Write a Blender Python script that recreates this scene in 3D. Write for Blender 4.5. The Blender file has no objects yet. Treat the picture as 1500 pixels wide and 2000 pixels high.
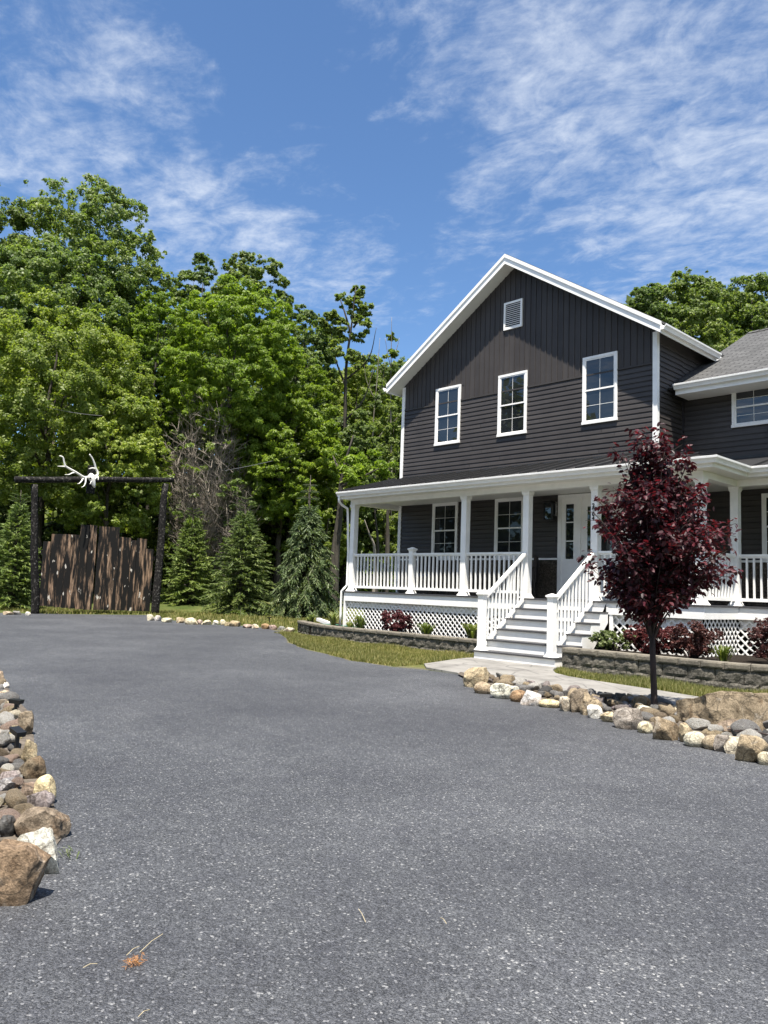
import bpy, math, random
import numpy as np
from mathutils import Vector, Matrix, noise

SC = bpy.context.scene
COL = SC.collection
R = math.radians
rng = np.random.default_rng(7)
random.seed(7)

# ------------------------------------------------------------------ camera
CAM = np.array([15.146, -15.174, 1.276]); FOC = 1537.0
FW = np.array([-0.71741, 0.68971, 0.09811]); RT = np.array([0.69513, 0.71802, 0.03535]); UP = np.array([0.04606, -0.09356, 0.99455])
cd = bpy.data.cameras.new('camera'); cam = bpy.data.objects.new('camera', cd); COL.objects.link(cam)
cam.matrix_world = Matrix(((RT[0], UP[0], -FW[0], CAM[0]), (RT[1], UP[1], -FW[1], CAM[1]), (RT[2], UP[2], -FW[2], CAM[2]), (0, 0, 0, 1)))
cd.sensor_fit = 'VERTICAL'; cd.sensor_height = 24.0; cd.lens = 24.0*FOC/2000.0
cd.clip_start = 0.05; cd.clip_end = 3000
SC.camera = cam

def ray(px, py): return FW + RT*(px-750)/FOC - UP*(py-1000)/FOC
def ground(px, py, z=0.0):          # a surveyed point of the photograph on the ground
    d = ray(px, py); return CAM + d*((z-CAM[2])/d[2])
def away(px, py, dist): return CAM + ray(px, py)*dist
def hill(x, y):                     # lawn that climbs gently towards the wood
    s = -(x-15.146)*.7208 + (y+15.174)*.693
    return np.maximum(0, s-33)*.085 + np.maximum(0, s-60)*.1

# ------------------------------------------------------------------ materials
def newmat(name):
    m = bpy.data.materials.new(name); m.use_nodes = True
    nt = m.node_tree; b = nt.nodes['Principled BSDF']; return m, nt, b
def nd(nt, t, **kw):
    n = nt.nodes.new(t)
    for k, v in kw.items():
        if k in n.inputs.keys() if isinstance(k, str) else False: n.inputs[k].default_value = v
        else: setattr(n, k, v)
    return n
def ramp(nt, fac, stops):
    r = nt.nodes.new('ShaderNodeValToRGB'); cr = r.color_ramp
    while len(cr.elements) < len(stops): cr.elements.new(.5)
    for e, (p, c) in zip(cr.elements, stops): e.position = p; e.color = (*c, 1)
    nt.links.new(fac, r.inputs[0]); return r.outputs[0]
def tex(nt, kind, scale, coord='Object', **kw):
    tc = nt.nodes.new('ShaderNodeTexCoord'); t = nt.nodes.new('ShaderNodeTex'+kind)
    mp = nt.nodes.new('ShaderNodeMapping')
    sc = scale if isinstance(scale, (tuple, list)) else (scale,)*3
    mp.inputs['Scale'].default_value = sc
    nt.links.new(tc.outputs[coord], mp.inputs[0]); nt.links.new(mp.outputs[0], t.inputs['Vector'])
    for k, v in kw.items():
        if k in t.inputs.keys(): t.inputs[k].default_value = v
        else: setattr(t, k, v)
    if 'Scale' in t.inputs.keys() and 'Scale' not in kw: t.inputs['Scale'].default_value = 1
    return t
def bump(nt, b, h, strength=.3, dist=.01):
    n = nt.nodes.new('ShaderNodeBump'); n.inputs['Strength'].default_value = strength; n.inputs['Distance'].default_value = dist
    nt.links.new(h, n.inputs['Height']); nt.links.new(n.outputs[0], b.inputs['Normal'])
def mixc(nt, fac, a, b, mode='MIX'):
    n = nt.nodes.new('ShaderNodeMix'); n.data_type = 'RGBA'; n.blend_type = mode
    for i, v in ((0, fac), (6, a), (7, b)):
        if isinstance(v, (int, float)): n.inputs[i].default_value = v
        elif isinstance(v, tuple): n.inputs[i].default_value = (*v, 1)
        else: nt.links.new(v, n.inputs[i])
    return n.outputs[2]
def simple(name, c, rough=.5, spec=.4, var=.06, scale=3, bmp=0, metal=0):
    m, nt, b = newmat(name)
    t = tex(nt, 'Noise', scale, Detail=6.0, Roughness=.65)
    lo = tuple(x*(1-var) for x in c); hi = tuple(min(1, x*(1+var)) for x in c)
    nt.links.new(ramp(nt, t.outputs[0], [(.35, lo), (.65, hi)]), b.inputs['Base Color'])
    b.inputs['Roughness'].default_value = rough; b.inputs['Specular IOR Level'].default_value = spec; b.inputs['Metallic'].default_value = metal
    if bmp: bump(nt, b, t.outputs[0], .5, bmp)
    return m
M = {}
M['white'] = simple('white_vinyl', (.86, .85, .82), .45, .35, .055, 3.2)
M['soffit'] = simple('white_soffit', (.80, .79, .75), .6, .3, .03, 2)
M['siding'] = simple('charcoal_siding', (.050, .0445, .042), .5, .35, .10, 2.2)
M['gable'] = simple('charcoal_board', (.049, .0435, .0412), .55, .3, .10, 1.6)
M['corner_dark'] = simple('dark_corner_trim', (.03, .027, .028), .5, .3)
M['metal_roof'] = simple('dark_bronze_metal', (.030, .030, .031), .38, .5, .12, 3, 0, .0)
M['deck'] = simple('dark_deck_board', (.06, .06, .064), .6, .3, .15, 12)
M['black'] = simple('black_plastic', (.012, .012, .013), .4, .4)
M['digit'] = simple('black_number', (.01, .01, .011), .5, .3)
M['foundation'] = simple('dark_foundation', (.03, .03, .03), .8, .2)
M['mulch'] = simple('dark_mulch', (.018, .014, .011), .9, .1, .5, 60, .03)
M['bone'] = simple('bleached_bone', (.72, .70, .64), .5, .3, .08, 8)
M['wicker'] = simple('dark_wicker', (.03, .024, .02), .6, .3, .3, 40, .01)
M['cushion'] = simple('blue_cushion', (.05, .07, .13), .8, .2)
M['cushion_pale'] = simple('pale_cushion', (.45, .45, .44), .8, .2)
M['soil'] = simple('bed_soil', (.10, .085, .07), .9, .1, .4, 14, .02)
M['cable'] = simple('grey_cable', (.13, .13, .135), .5, .3)
M['hose'] = simple('green_hose', (.05, .16, .10), .4, .4)
M['straw'] = simple('dry_straw', (.50, .42, .26), .7, .2)
M['drygrass'] = simple('dry_orange_grass', (.34, .17, .07), .8, .2, .2, 60)

for k_ in ('siding', 'gable'):
    nt = M[k_].node_tree; b = nt.nodes['Principled BSDF']; g = nt.nodes.new('ShaderNodeNewGeometry'); old = b.inputs['Base Color'].links[0].from_socket
    nt.links.new(mixc(nt, 1.0, old, ramp(nt, g.outputs['Random Per Island'], [(0, (.86, .86, .87)), (1, (1.14, 1.14, 1.13))]), 'MULTIPLY'), b.inputs['Base Color'])
# glass : dark reflective double glazing with a hint of a pale blind
m, nt, b = newmat('window_glass'); M['glass'] = m
t = tex(nt, 'Noise', 1.3, Detail=3.0)
nt.links.new(ramp(nt, t.outputs[0], [(.3, (.008, .010, .012)), (.7, (.022, .025, .028))]), b.inputs['Base Color'])
b.inputs['Roughness'].default_value = .015; b.inputs['IOR'].default_value = 1.75
t2 = tex(nt, 'Noise', 1.1, Detail=1.0); bump(nt, b, t2.outputs[0], .05, .02)

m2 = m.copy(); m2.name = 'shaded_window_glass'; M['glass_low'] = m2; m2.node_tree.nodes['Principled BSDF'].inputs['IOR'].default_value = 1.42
# gravel
m, nt, b = newmat('blue_grey_gravel'); M['gravel'] = m
v = tex(nt, 'Voronoi', 118, feature='F1', Randomness=1.0); v2 = tex(nt, 'Voronoi', 230, feature='F1', Randomness=1.0)
sx = nt.nodes.new('ShaderNodeSeparateColor'); nt.links.new(v.outputs['Color'], sx.inputs[0])
c1 = ramp(nt, sx.outputs[0], [(0, (.005, .0056, .007)), (.35, (.024, .0258, .0302)), (.72, (.054, .0575, .0655)), (.955, (.105, .110, .120)), (.995, (.36, .36, .355))])
sx2 = nt.nodes.new('ShaderNodeSeparateColor'); nt.links.new(v2.outputs['Color'], sx2.inputs[0])
c2 = ramp(nt, sx2.outputs[1], [(0, (.005, .0056, .007)), (.5, (.031, .0332, .0385)), (1, (.138, .143, .1535))])
cm = mixc(nt, .45, c1, c2)
n1 = tex(nt, 'Noise', .45, Detail=5.0, Roughness=.6)
cm = mixc(nt, 1.0, cm, ramp(nt, n1.outputs[0], [(.30, (.74, .74, .77)), (.5, (1, 1, 1)), (.70, (1.42, 1.41, 1.38))]), 'MULTIPLY')
n3 = tex(nt, 'Noise', 5.0, Detail=6.0, Roughness=.7)
cm = mixc(nt, 1.0, cm, ramp(nt, n3.outputs[0], [(.3, (.80, .80, .84)), (.7, (1.2, 1.2, 1.17))]), 'MULTIPLY')
nt.links.new(cm, b.inputs['Base Color']); b.inputs['Roughness'].default_value = .6; b.inputs['Specular IOR Level'].default_value = .5; b.inputs['Specular IOR Level'].default_value = .6
mm = nt.nodes.new('ShaderNodeMath'); mm.operation = 'ADD'; nt.links.new(v.outputs['Distance'], mm.inputs[0]); nt.links.new(v2.outputs['Distance'], mm.inputs[1])
inv = nt.nodes.new('ShaderNodeMath'); inv.operation = 'MULTIPLY'; inv.inputs[1].default_value = -1; nt.links.new(mm.outputs[0], inv.inputs[0])
bump(nt, b, inv.outputs[0], .6, .006)

# lawn
m, nt, b = newmat('lawn_grass'); M['lawn'] = m
n1 = tex(nt, 'Noise', .55, Detail=6.0, Roughness=.6); n2 = tex(nt, 'Noise', 22, Detail=6.0, Roughness=.7)
c = ramp(nt, n1.outputs[0], [(.35, (.05, .072, .018)), (.55, (.085, .10, .032)), (.72, (.17, .155, .065))])
c = mixc(nt, 1.0, c, ramp(nt, n2.outputs[0], [(.3, (.55, .55, .5)), (.7, (1.3, 1.3, 1.2))]), 'MULTIPLY')
nt.links.new(c, b.inputs['Base Color']); b.inputs['Roughness'].default_value = .9; b.inputs['Specular IOR Level'].default_value = .1
bump(nt, b, n2.outputs[0], .8, .04)

m, nt, b = newmat('dry_verge_grass'); M['verge'] = m
n1 = tex(nt, 'Noise', 3.0, Detail=8.0, Roughness=.7)
nt.links.new(ramp(nt, n1.outputs[0], [(.35, (.05, .06, .02)), (.5, (.085, .08, .04)), (.65, (.14, .118, .068))]), b.inputs['Base Color']); b.inputs['Roughness'].default_value = .95; bump(nt, b, n1.outputs[0], .6, .03)
# stamped concrete path
m, nt, b = newmat('stamped_concrete'); M['path'] = m
n1 = tex(nt, 'Noise', 1.5, Detail=8.0, Roughness=.65)
c = ramp(nt, n1.outputs[0], [(.3, (.13, .123, .112)), (.5, (.21, .20, .183)), (.7, (.26, .25, .23))])
vd = tex(nt, 'Voronoi', (1.5, 2.4, 1), feature='DISTANCE_TO_EDGE')
c = mixc(nt, ramp(nt, vd.outputs['Distance'], [(.0, (1, 1, 1)), (.03, (0, 0, 0))]), c, (.10, .095, .09))
nw = tex(nt, 'Noise', (2, 9, 2), Detail=5.0)
c = mixc(nt, ramp(nt, nw.outputs[0], [(.62, (0, 0, 0)), (.7, (.6, .6, .6))]), c, (.12, .115, .11))
nt.links.new(c, b.inputs['Base Color']); b.inputs['Roughness'].default_value = .7
bump(nt, b, n1.outputs[0], .4, .01)

# split face block and its smoother cap
def block(name, lo, mid, hi, bs):
    m, nt, b = newmat(name)
    n1 = tex(nt, 'Noise', 26, Detail=8.0, Roughness=.7); n2 = tex(nt, 'Noise', 2.2, Detail=3.0)
    c = ramp(nt, n1.outputs[0], [(.32, lo), (.5, mid), (.68, hi)])
    c = mixc(nt, 1.0, c, ramp(nt, n2.outputs[0], [(.3, (.75, .75, .75)), (.7, (1.2, 1.18, 1.12))]), 'MULTIPLY')
    nt.links.new(c, b.inputs['Base Color']); b.inputs['Roughness'].default_value = .9; b.inputs['Specular IOR Level'].default_value = .2
    bump(nt, b, n1.outputs[0], bs, .03); return m
M['block'] = block('split_face_block', (.045, .042, .037), (.118, .11, .095), (.215, .20, .174), .6)
M['cap'] = block('concrete_cap', (.12, .108, .088), (.165, .15, .125), (.22, .20, .168), .3)
M['stone'] = block('ledge_stone', (.03, .025, .02), (.09, .075, .06), (.2, .17, .14), .9)

# shingles: rows of tabs across the roof plane
m, nt, b = newmat('grey_shingle'); M['shingle'] = m
br = tex(nt, 'Brick', 1, Scale=1.0)
br.inputs['Color1'].default_value = (.05, .05, .049, 1); br.inputs['Color2'].default_value = (.094, .0935, .092, 1); br.inputs['Mortar'].default_value = (.02, .02, .02, 1)
br.inputs['Brick Width'].default_value = .3; br.inputs['Row Height'].default_value = .125; br.inputs['Mortar Size'].default_value = .016; br.inputs['Bias'].default_value = 0
n1 = tex(nt, 'Noise', 60, Detail=4.0)
c = mixc(nt, 1.0, br.outputs['Color'], ramp(nt, n1.outputs[0], [(.3, (.7, .7, .7)), (.7, (1.3, 1.3, 1.3))]), 'MULTIPLY')
nt.links.new(c, b.inputs['Base Color']); b.inputs['Roughness'].default_value = .9
bump(nt, b, br.outputs['Fac'], -.5, .02)

# charred timber
def charred(name, lo, hi, amount):
    m, nt, b = newmat(name)
    n1 = tex(nt, 'Noise', (14, 14, 1.2), Detail=8.0, Roughness=.65, Distortion=.3); n2 = tex(nt, 'Noise', (5, 5, .9), Detail=5.0, Roughness=.6); n3 = tex(nt, 'Noise', (5.5, 5.5, 2.8), Detail=4.0)
    grain = tex(nt, 'Noise', (60, 60, 2.0), Detail=4.0)
    g = nt.nodes.new('ShaderNodeNewGeometry'); sc_ = nt.nodes.new('ShaderNodeVectorMath'); sc_.operation = 'SCALE'; sc_.inputs[0].default_value = (31, 57, 43); nt.links.new(g.outputs['Random Per Island'], sc_.inputs['Scale'])
    for t_ in (n1, n2, n3, grain):
        mp = t_.inputs['Vector'].links[0].from_node; src = mp.inputs[0].links[0].from_socket; ad = nt.nodes.new('ShaderNodeVectorMath'); ad.operation = 'ADD'
        nt.links.new(src, ad.inputs[0]); nt.links.new(sc_.outputs[0], ad.inputs[1]); nt.links.new(ad.outputs[0], mp.inputs[0])
    wood = ramp(nt, grain.outputs[0], [(.3, lo), (.7, hi)])
    c = mixc(nt, ramp(nt, n2.outputs[0], [(amount, (0, 0, 0)), (amount+.13, (1, 1, 1))]), (.010, .009, .008), wood)
    c = mixc(nt, ramp(nt, n1.outputs[0], [(.46, (0, 0, 0)), (.60, (.92, .92, .92))]), c, (.010, .009, .008))
    c = mixc(nt, ramp(nt, n3.outputs[0], [(.665, (0, 0, 0)), (.70, (1, 1, 1))]), c, (.60, .55, .47))
    nt.links.new(c, b.inputs['Base Color']); b.inputs['Roughness'].default_value = .75; b.inputs['Specular IOR Level'].default_value = .25
    bump(nt, b, grain.outputs[0], .5, .01); return m
M['charboard'] = charred('charred_board', (.22, .13, .08), (.55, .37, .24), .505)
m, nt, b = newmat('charred_log'); M['charlog'] = m
n1 = tex(nt, 'Noise', (14, 14, 14), Detail=8.0, Roughness=.7)
nt.links.new(ramp(nt, n1.outputs[0], [(.4, (.006, .006, .006)), (.57, (.02, .018, .017)), (.66, (.20, .19, .17))]), b.inputs['Base Color'])
b.inputs['Roughness'].default_value = .8; b.inputs['Specular IOR Level'].default_value = .12; bump(nt, b, n1.outputs[0], .8, .03)

# bark
def bark(name, lo, hi):
    m, nt, b = newmat(name)
    n1 = tex(nt, 'Noise', (9, 9, 1.6), Detail=8.0, Roughness=.7)
    nt.links.new(ramp(nt, n1.outputs[0], [(.35, lo), (.68, hi)]), b.inputs['Base Color']); b.inputs['Roughness'].default_value = .9
    bump(nt, b, n1.outputs[0], .8, .04); return m
M['bark'] = bark('grey_brown_bark', (.022, .018, .013), (.085, .072, .055))
M['bark_pale'] = bark('pale_bark', (.10, .085, .065), (.33, .29, .24))
M['bark_plum'] = bark('dark_plum_bark', (.018, .012, .011), (.055, .038, .034))
M['twig'] = bark('dead_twig', (.15, .125, .10), (.29, .25, .205))

# leaves : every leaf is its own island, so colour varies leaf by leaf
def leaf(name, c0, c1, c2, trans=.3, rough=.5, spec=.35, tint=None):
    m, nt, b = newmat(name)
    g = nt.nodes.new('ShaderNodeNewGeometry')
    col = ramp(nt, g.outputs['Random Per Island'], [(0, c0), (.55, c1), (1, c2)])
    nz = tex(nt, 'Noise', .35, Detail=3.0)
    col = mixc(nt, 1.0, col, ramp(nt, nz.outputs[0], [(.3, (.72, .78, .8)), (.7, (1.2, 1.15, 1.05))]), 'MULTIPLY')
    oi_ = nt.nodes.new('ShaderNodeObjectInfo')
    col = mixc(nt, 1.0, col, ramp(nt, oi_.outputs['Random'], [(0, (.86, .86, .95)), (.5, (1, 1.02, 1)), (1, (1.16, 1.10, .95))]), 'MULTIPLY')
    nt.links.new(col, b.inputs['Base Color']); b.inputs['Roughness'].default_value = rough; b.inputs['Specular IOR Level'].default_value = spec
    tr = nt.nodes.new('ShaderNodeBsdfTranslucent')
    nt.links.new(mixc(nt, 1.0, col, tint or (1.5, 1.6, .7), 'MULTIPLY'), tr.inputs[0])
    mx = nt.nodes.new('ShaderNodeMixShader'); mx.inputs[0].default_value = trans
    nt.links.new(b.outputs[0], mx.inputs[1]); nt.links.new(tr.outputs[0], mx.inputs[2])
    nt.links.new(mx.outputs[0], nt.nodes['Material Output'].inputs[0]); return m
M['leaf_maple'] = leaf('yellow_green_leaf', (.125, .175, .026), (.205, .258, .045), (.32, .355, .095), .48)
M['leaf_oak'] = leaf('mid_green_leaf', (.080, .125, .030), (.132, .185, .050), (.215, .26, .105), .46)
M['leaf_locust'] = leaf('locust_leaf', (.102, .165, .016), (.160, .232, .027), (.235, .305, .055), .50)
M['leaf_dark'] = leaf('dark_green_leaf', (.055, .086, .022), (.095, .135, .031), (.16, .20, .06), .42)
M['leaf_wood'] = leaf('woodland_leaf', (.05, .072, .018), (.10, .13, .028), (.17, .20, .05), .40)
M['needle'] = leaf('spruce_needle', (.095, .14, .04), (.165, .22, .062), (.26, .31, .10), .24, .6)
M['needle_blue'] = leaf('drooping_spruce_needle', (.075, .115, .046), (.14, .19, .078), (.235, .28, .125), .2, .55)
M['leaf_plum'] = leaf('purple_plum_leaf', (.026, .0105, .013), (.046, .0140, .0185), (.105, .019, .027), .28, .50, .36, (2.6, .9, .9))
M['leaf_barberry'] = leaf('barberry_leaf', (.045, .014, .015), (.09, .024, .028), (.17, .052, .062), .25, .5, .3, (1.6, .8, .8))
M['leaf_barberry_brown'] = leaf('bronze_barberry_leaf', (.045, .017, .016), (.085, .032, .028), (.15, .065, .055), .25, .5, .3, (1.5, 1, .8))
M['leaf_shrub'] = leaf('pale_shrub_leaf', (.06, .085, .025), (.12, .155, .052), (.30, .32, .18), .25)
M['leaf_plant'] = leaf('plant_leaf', (.045, .07, .016), (.09, .125, .03), (.17, .19, .07), .25)
M['grass'] = leaf('grass_blade', (.085, .108, .02), (.15, .15, .04), (.31, .262, .122), .25, .6)

# rocks: colour of the object with mottling and veins
m, nt, b = newmat('field_stone'); M['rock'] = m
oi = nt.nodes.new('ShaderNodeObjectInfo')
def rocktex(kind, scale, **kw):
    t = tex(nt, kind, scale, **kw)
    mp = t.inputs['Vector'].links[0].from_node
    ad = nt.nodes.new('ShaderNodeVectorMath'); ad.operation = 'ADD'
    ml = nt.nodes.new('ShaderNodeVectorMath'); ml.operation = 'SCALE'; ml.inputs[0].default_value = (17, 31, 23)
    nt.links.new(oi.outputs['Random'], ml.inputs['Scale'])
    src = mp.inputs[0].links[0].from_socket
    nt.links.new(src, ad.inputs[0]); nt.links.new(ml.outputs[0], ad.inputs[1]); nt.links.new(ad.outputs[0], mp.inputs[0]); return t
n1 = rocktex('Noise', 16, Detail=9.0, Roughness=.72); n2 = rocktex('Noise', 5, Detail=5.0, Distortion=1.2); n3 = rocktex('Noise', 90, Detail=3.0)
c = mixc(nt, 1.0, oi.outputs['Color'], ramp(nt, n1.outputs[0], [(.30, (.36, .33, .30)), (.47, (.85, .84, .82)), (.55, (1.05, 1.05, 1.04)), (.70, (1.6, 1.6, 1.58))]), 'MULTIPLY')
c = mixc(nt, ramp(nt, n2.outputs[0], [(.56, (0, 0, 0)), (.66, (.55, .55, .55))]), c, mixc(nt, 1.0, oi.outputs['Color'], (.62, .48, .36), 'MULTIPLY'))
c = mixc(nt, ramp(nt, n2.outputs[0], [(.30, (.5, .5, .5)), (.37, (0, 0, 0))]), c, mixc(nt, .5, oi.outputs['Color'], (.55, .52, .46)))
c = mixc(nt, 1.0, c, ramp(nt, n3.outputs[0], [(.3, (.62, .62, .62)), (.7, (1.36, 1.36, 1.36))]), 'MULTIPLY')
vc = rocktex('Voronoi', 4.5, feature='DISTANCE_TO_EDGE'); wv = rocktex('Noise', 8, Detail=6.0)
mpv = vc.inputs['Vector'].links[0].from_node; av = nt.nodes.new('ShaderNodeVectorMath'); av.operation = 'ADD'; s2 = nt.nodes.new('ShaderNodeVectorMath'); s2.operation = 'SCALE'; s2.inputs['Scale'].default_value = .5
nt.links.new(wv.outputs[1], s2.inputs[0]); nt.links.new(mpv.outputs[0], av.inputs[0]); nt.links.new(s2.outputs[0], av.inputs[1]); nt.links.new(av.outputs[0], vc.inputs['Vector'])
c = mixc(nt, ramp(nt, vc.outputs['Distance'], [(.006, (.6, .6, .6)), (.028, (0, 0, 0))]), c, (.04, .032, .025))
nt.links.new(c, b.inputs['Base Color']); b.inputs['Roughness'].default_value = .85; b.inputs['Specular IOR Level'].default_value = .25
bump(nt, b, n1.outputs[0], 1.0, .03)

# ------------------------------------------------------------------ object helpers
def props(o, label=None, cat=None, group=None, kind=None):
    for k, v in (('label', label), ('category', cat), ('group', group), ('kind', kind)):
        if v: o[k] = v
    return o
def thing(name, label, cat, loc=(0, 0, 0), rz=0, group=None):
    o = bpy.data.objects.new(name, None); COL.objects.link(o); o.location = loc; o.rotation_euler = (0, 0, rz)
    o.empty_display_size = .2
    return props(o, label, cat, group)
def link(name, me, mat, parent=None):
    if mat is not None: me.materials.append(M[mat] if isinstance(mat, str) else mat)
    o = bpy.data.objects.new(name, me); COL.objects.link(o)
    if parent is not None: o.parent = parent
    return o
class MB:
    def __init__(s): s.v = []; s.f = []
    def add(s, vs, fs):
        n = len(s.v); s.v += [tuple(map(float, p)) for p in vs]; s.f += [tuple(i+n for i in f) for f in fs]; return s
    def box(s, x0, x1, y0, y1, z0, z1):
        return s.add([(x0, y0, z0), (x1, y0, z0), (x1, y1, z0), (x0, y1, z0), (x0, y0, z1), (x1, y0, z1), (x1, y1, z1), (x0, y1, z1)],
                     [(0, 3, 2, 1), (4, 5, 6, 7), (0, 1, 5, 4), (1, 2, 6, 5), (2, 3, 7, 6), (3, 0, 4, 7)])
    def frustum(s, cx, cy, z0, z1, a, b):
        return s.add([(cx-a, cy-a, z0), (cx+a, cy-a, z0), (cx+a, cy+a, z0), (cx-a, cy+a, z0), (cx-b, cy-b, z1), (cx+b, cy-b, z1), (cx+b, cy+b, z1), (cx-b, cy+b, z1)],
                     [(0, 3, 2, 1), (4, 5, 6, 7), (0, 1, 5, 4), (1, 2, 6, 5), (2, 3, 7, 6), (3, 0, 4, 7)])
    def beam(s, p, q, w, h, up=(0, 0, 1)):      # rectangular bar from p to q
        p, q = Vector(p), Vector(q); d = (q-p).normalized(); sd = d.cross(Vector(up)).normalized(); u = sd.cross(d)
        a, c = sd*w/2, u*h/2
        vs = [p-a-c, p+a-c, p+a+c, p-a+c, q-a-c, q+a-c, q+a+c, q-a+c]
        return s.add(vs, [(0, 1, 2, 3), (7, 6, 5, 4), (0, 4, 5, 1), (1, 5, 6, 2), (2, 6, 7, 3), (3, 7, 4, 0)])
    def prism(s, poly, axis, a, b):              # polygon extruded along an axis; poly holds the other two coordinates in order
        n = len(poly)
        def P(q, t):
            return {'x': (t, q[0], q[1]), 'y': (q[0], t, q[1]), 'z': (q[0], q[1], t)}[axis]
        vs = [P(q, a) for q in poly]+[P(q, b) for q in poly]
        return s.add(vs, [tuple(range(n)), tuple(range(2*n-1, n-1, -1))]+[(i, i+n, (i+1) % n+n, (i+1) % n) for i in range(n)])
    def tube(s, pts, rad, n=8, cap=True):
        pts = [Vector(p) for p in pts]
        if not isinstance(rad, (list, tuple)): rad = [rad]*len(pts)
        t0 = (pts[1]-pts[0]).normalized(); u = t0.orthogonal().normalized(); vs = []
        for i, p in enumerate(pts):
            t = (pts[min(i+1, len(pts)-1)]-pts[max(i-1, 0)]).normalized()
            u = (u-t*u.dot(t)).normalized(); w = t.cross(u)
            vs += [p+(u*math.cos(2*math.pi*k/n)+w*math.sin(2*math.pi*k/n))*rad[i] for k in range(n)]
        fs = [(i*n+k, i*n+(k+1) % n, (i+1)*n+(k+1) % n, (i+1)*n+k) for i in range(len(pts)-1) for k in range(n)]
        if cap: fs += [tuple(range(n-1, -1, -1)), tuple(range((len(pts)-1)*n, len(pts)*n))]
        return s.add(vs, fs)
    def sweep(s, prof, path):                    # profile (out, up) swept along a horizontal path with mitred corners; out = right of travel
        path = [Vector(p) for p in path]; n = len(prof); vs = []
        for i, p in enumerate(path):
            a = (path[i]-path[i-1]).normalized() if i else None
            c = (path[i+1]-path[i]).normalized() if i < len(path)-1 else None
            ra = Vector((a.y, -a.x, 0)) if a else None; rc = Vector((c.y, -c.x, 0)) if c else None
            if ra and rc:
                o = (ra+rc); o = o/o.length; o = o/max(.2, o.dot(ra))
            else: o = ra or rc
            vs += [p+o*q[0]+Vector((0, 0, q[1])) for q in prof]
        fs = [(i*n+k, (i+1)*n+k, (i+1)*n+(k+1) % n, i*n+(k+1) % n) for i in range(len(path)-1) for k in range(n)]
        fs += [tuple(range(n)), tuple(range(len(path)*n-1, (len(path)-1)*n-1, -1))]
        return s.add(vs, fs)
    def build(s, name, mat, parent=None, smooth=False, bevel=0, fix=True):
        me = bpy.data.meshes.new(name)
        off = Vector((0, 0, 0)); q = parent
        while q is not None: off += Vector(q.location); q = q.parent
        me.from_pydata([Vector(p)-off for p in s.v], [], s.f)
        if fix:
            import bmesh
            bm = bmesh.new(); bm.from_mesh(me); bmesh.ops.recalc_face_normals(bm, faces=bm.faces); bm.to_mesh(me); bm.free()
        if smooth: me.polygons.foreach_set('use_smooth', [True]*len(me.polygons))
        o = link(name, me, mat, parent)
        if bevel:
            b = o.modifiers.new('bevel', 'BEVEL'); b.width = bevel; b.segments = 2; b.limit_method = 'ANGLE'
        return o
def npmesh(name, V, F, mat, parent=None, smooth=False, link_it=True):
    me = bpy.data.meshes.new(name); F = np.asarray(F, np.int32); k = F.shape[1]
    me.vertices.add(len(V)); me.vertices.foreach_set('co', np.asarray(V, np.float32).ravel())
    me.loops.add(F.size); me.loops.foreach_set('vertex_index', F.ravel())
    me.polygons.add(len(F)); me.polygons.foreach_set('loop_start', np.arange(0, F.size, k, dtype=np.int32))
    me.update(calc_edges=True)
    if smooth: me.polygons.foreach_set('use_smooth', np.ones(len(F), bool))
    if not link_it: me.materials.append(M[mat]); return me
    return link(name, me, mat, parent)
def sheet(name, pts, z, mat, kind='structure'):
    m = MB(); m.add([(x, y, z) for x, y in pts], [tuple(range(len(pts)))])
    import bmesh
    me = bpy.data.meshes.new(name); me.from_pydata(m.v, [], m.f)
    bm = bmesh.new(); bm.from_mesh(me); bmesh.ops.triangulate(bm, faces=bm.faces)
    for f in bm.faces:
        if f.normal.z < 0: f.normal_flip()
    bm.to_mesh(me); bm.free()
    return props(link(name, me, mat), kind=kind)
def unit(a): return a/np.maximum(1e-9, np.linalg.norm(a, axis=1, keepdims=True))

# ------------------------------------------------------------------ ground
gx = np.concatenate([np.linspace(-400, -60, 8), np.linspace(-50, 30, 41), np.linspace(50, 300, 6)])
gy = np.concatenate([np.linspace(-300, -40, 6), np.linspace(-30, 60, 46), np.linspace(75, 400, 8)])
GX, GY = np.meshgrid(gx, gy); V = np.stack([GX, GY, np.minimum(hill(GX, GY), 25)-.004], -1).reshape(-1, 3)
W_ = len(gx); F = [(j*W_+i, j*W_+i+1, (j+1)*W_+i+1, (j+1)*W_+i) for j in range(len(gy)-1) for i in range(W_-1)]
props(npmesh('lawn', V, F, 'lawn', smooth=True), kind='structure')
GEDGE = [(-60, -26), (-18, -8.6), (-13.93, -5.56), (-13.3, -4.5), (-12.9, -2.6), (-12.6, -.5), (-11.2, -1.35), (-9.0, -1.75), (-6.65, -1.85), (-5.84, -1.25), (-4.9, -1.05), (-3.9, -1.3), (-2.81, -1.74), (-2.05, -2.35), (-.6, -3.25), (.64, -4.1), (2.0, -4.8), (3.46, -5.3), (4.64, -5.74), (5.73, -5.84), (6.3, -5.62)]
GR = GEDGE + [(6.97, -5.66), (7.5, -5.8), (8.2, -6.3), (9.3, -7.0), (10.2, -7.2), (11.3, -7.6), (12.3, -8.05), (13.5, -8.5), (30, -14), (60, -60), (-60, -60)]
def wob(pts, n=4, a=.06):
    out = []
    for (x0, y0), (x1, y1) in zip(pts, pts[1:]):
        for k in range(n):
            t = k/n; x = x0+(x1-x0)*t; y = y0+(y1-y0)*t
            out.append((x+a*noise.noise((x*2.1, y*2.1, 3)), y+a*noise.noise((x*2.1, y*2.1, 8))))
    return out+[pts[-1]]
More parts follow.
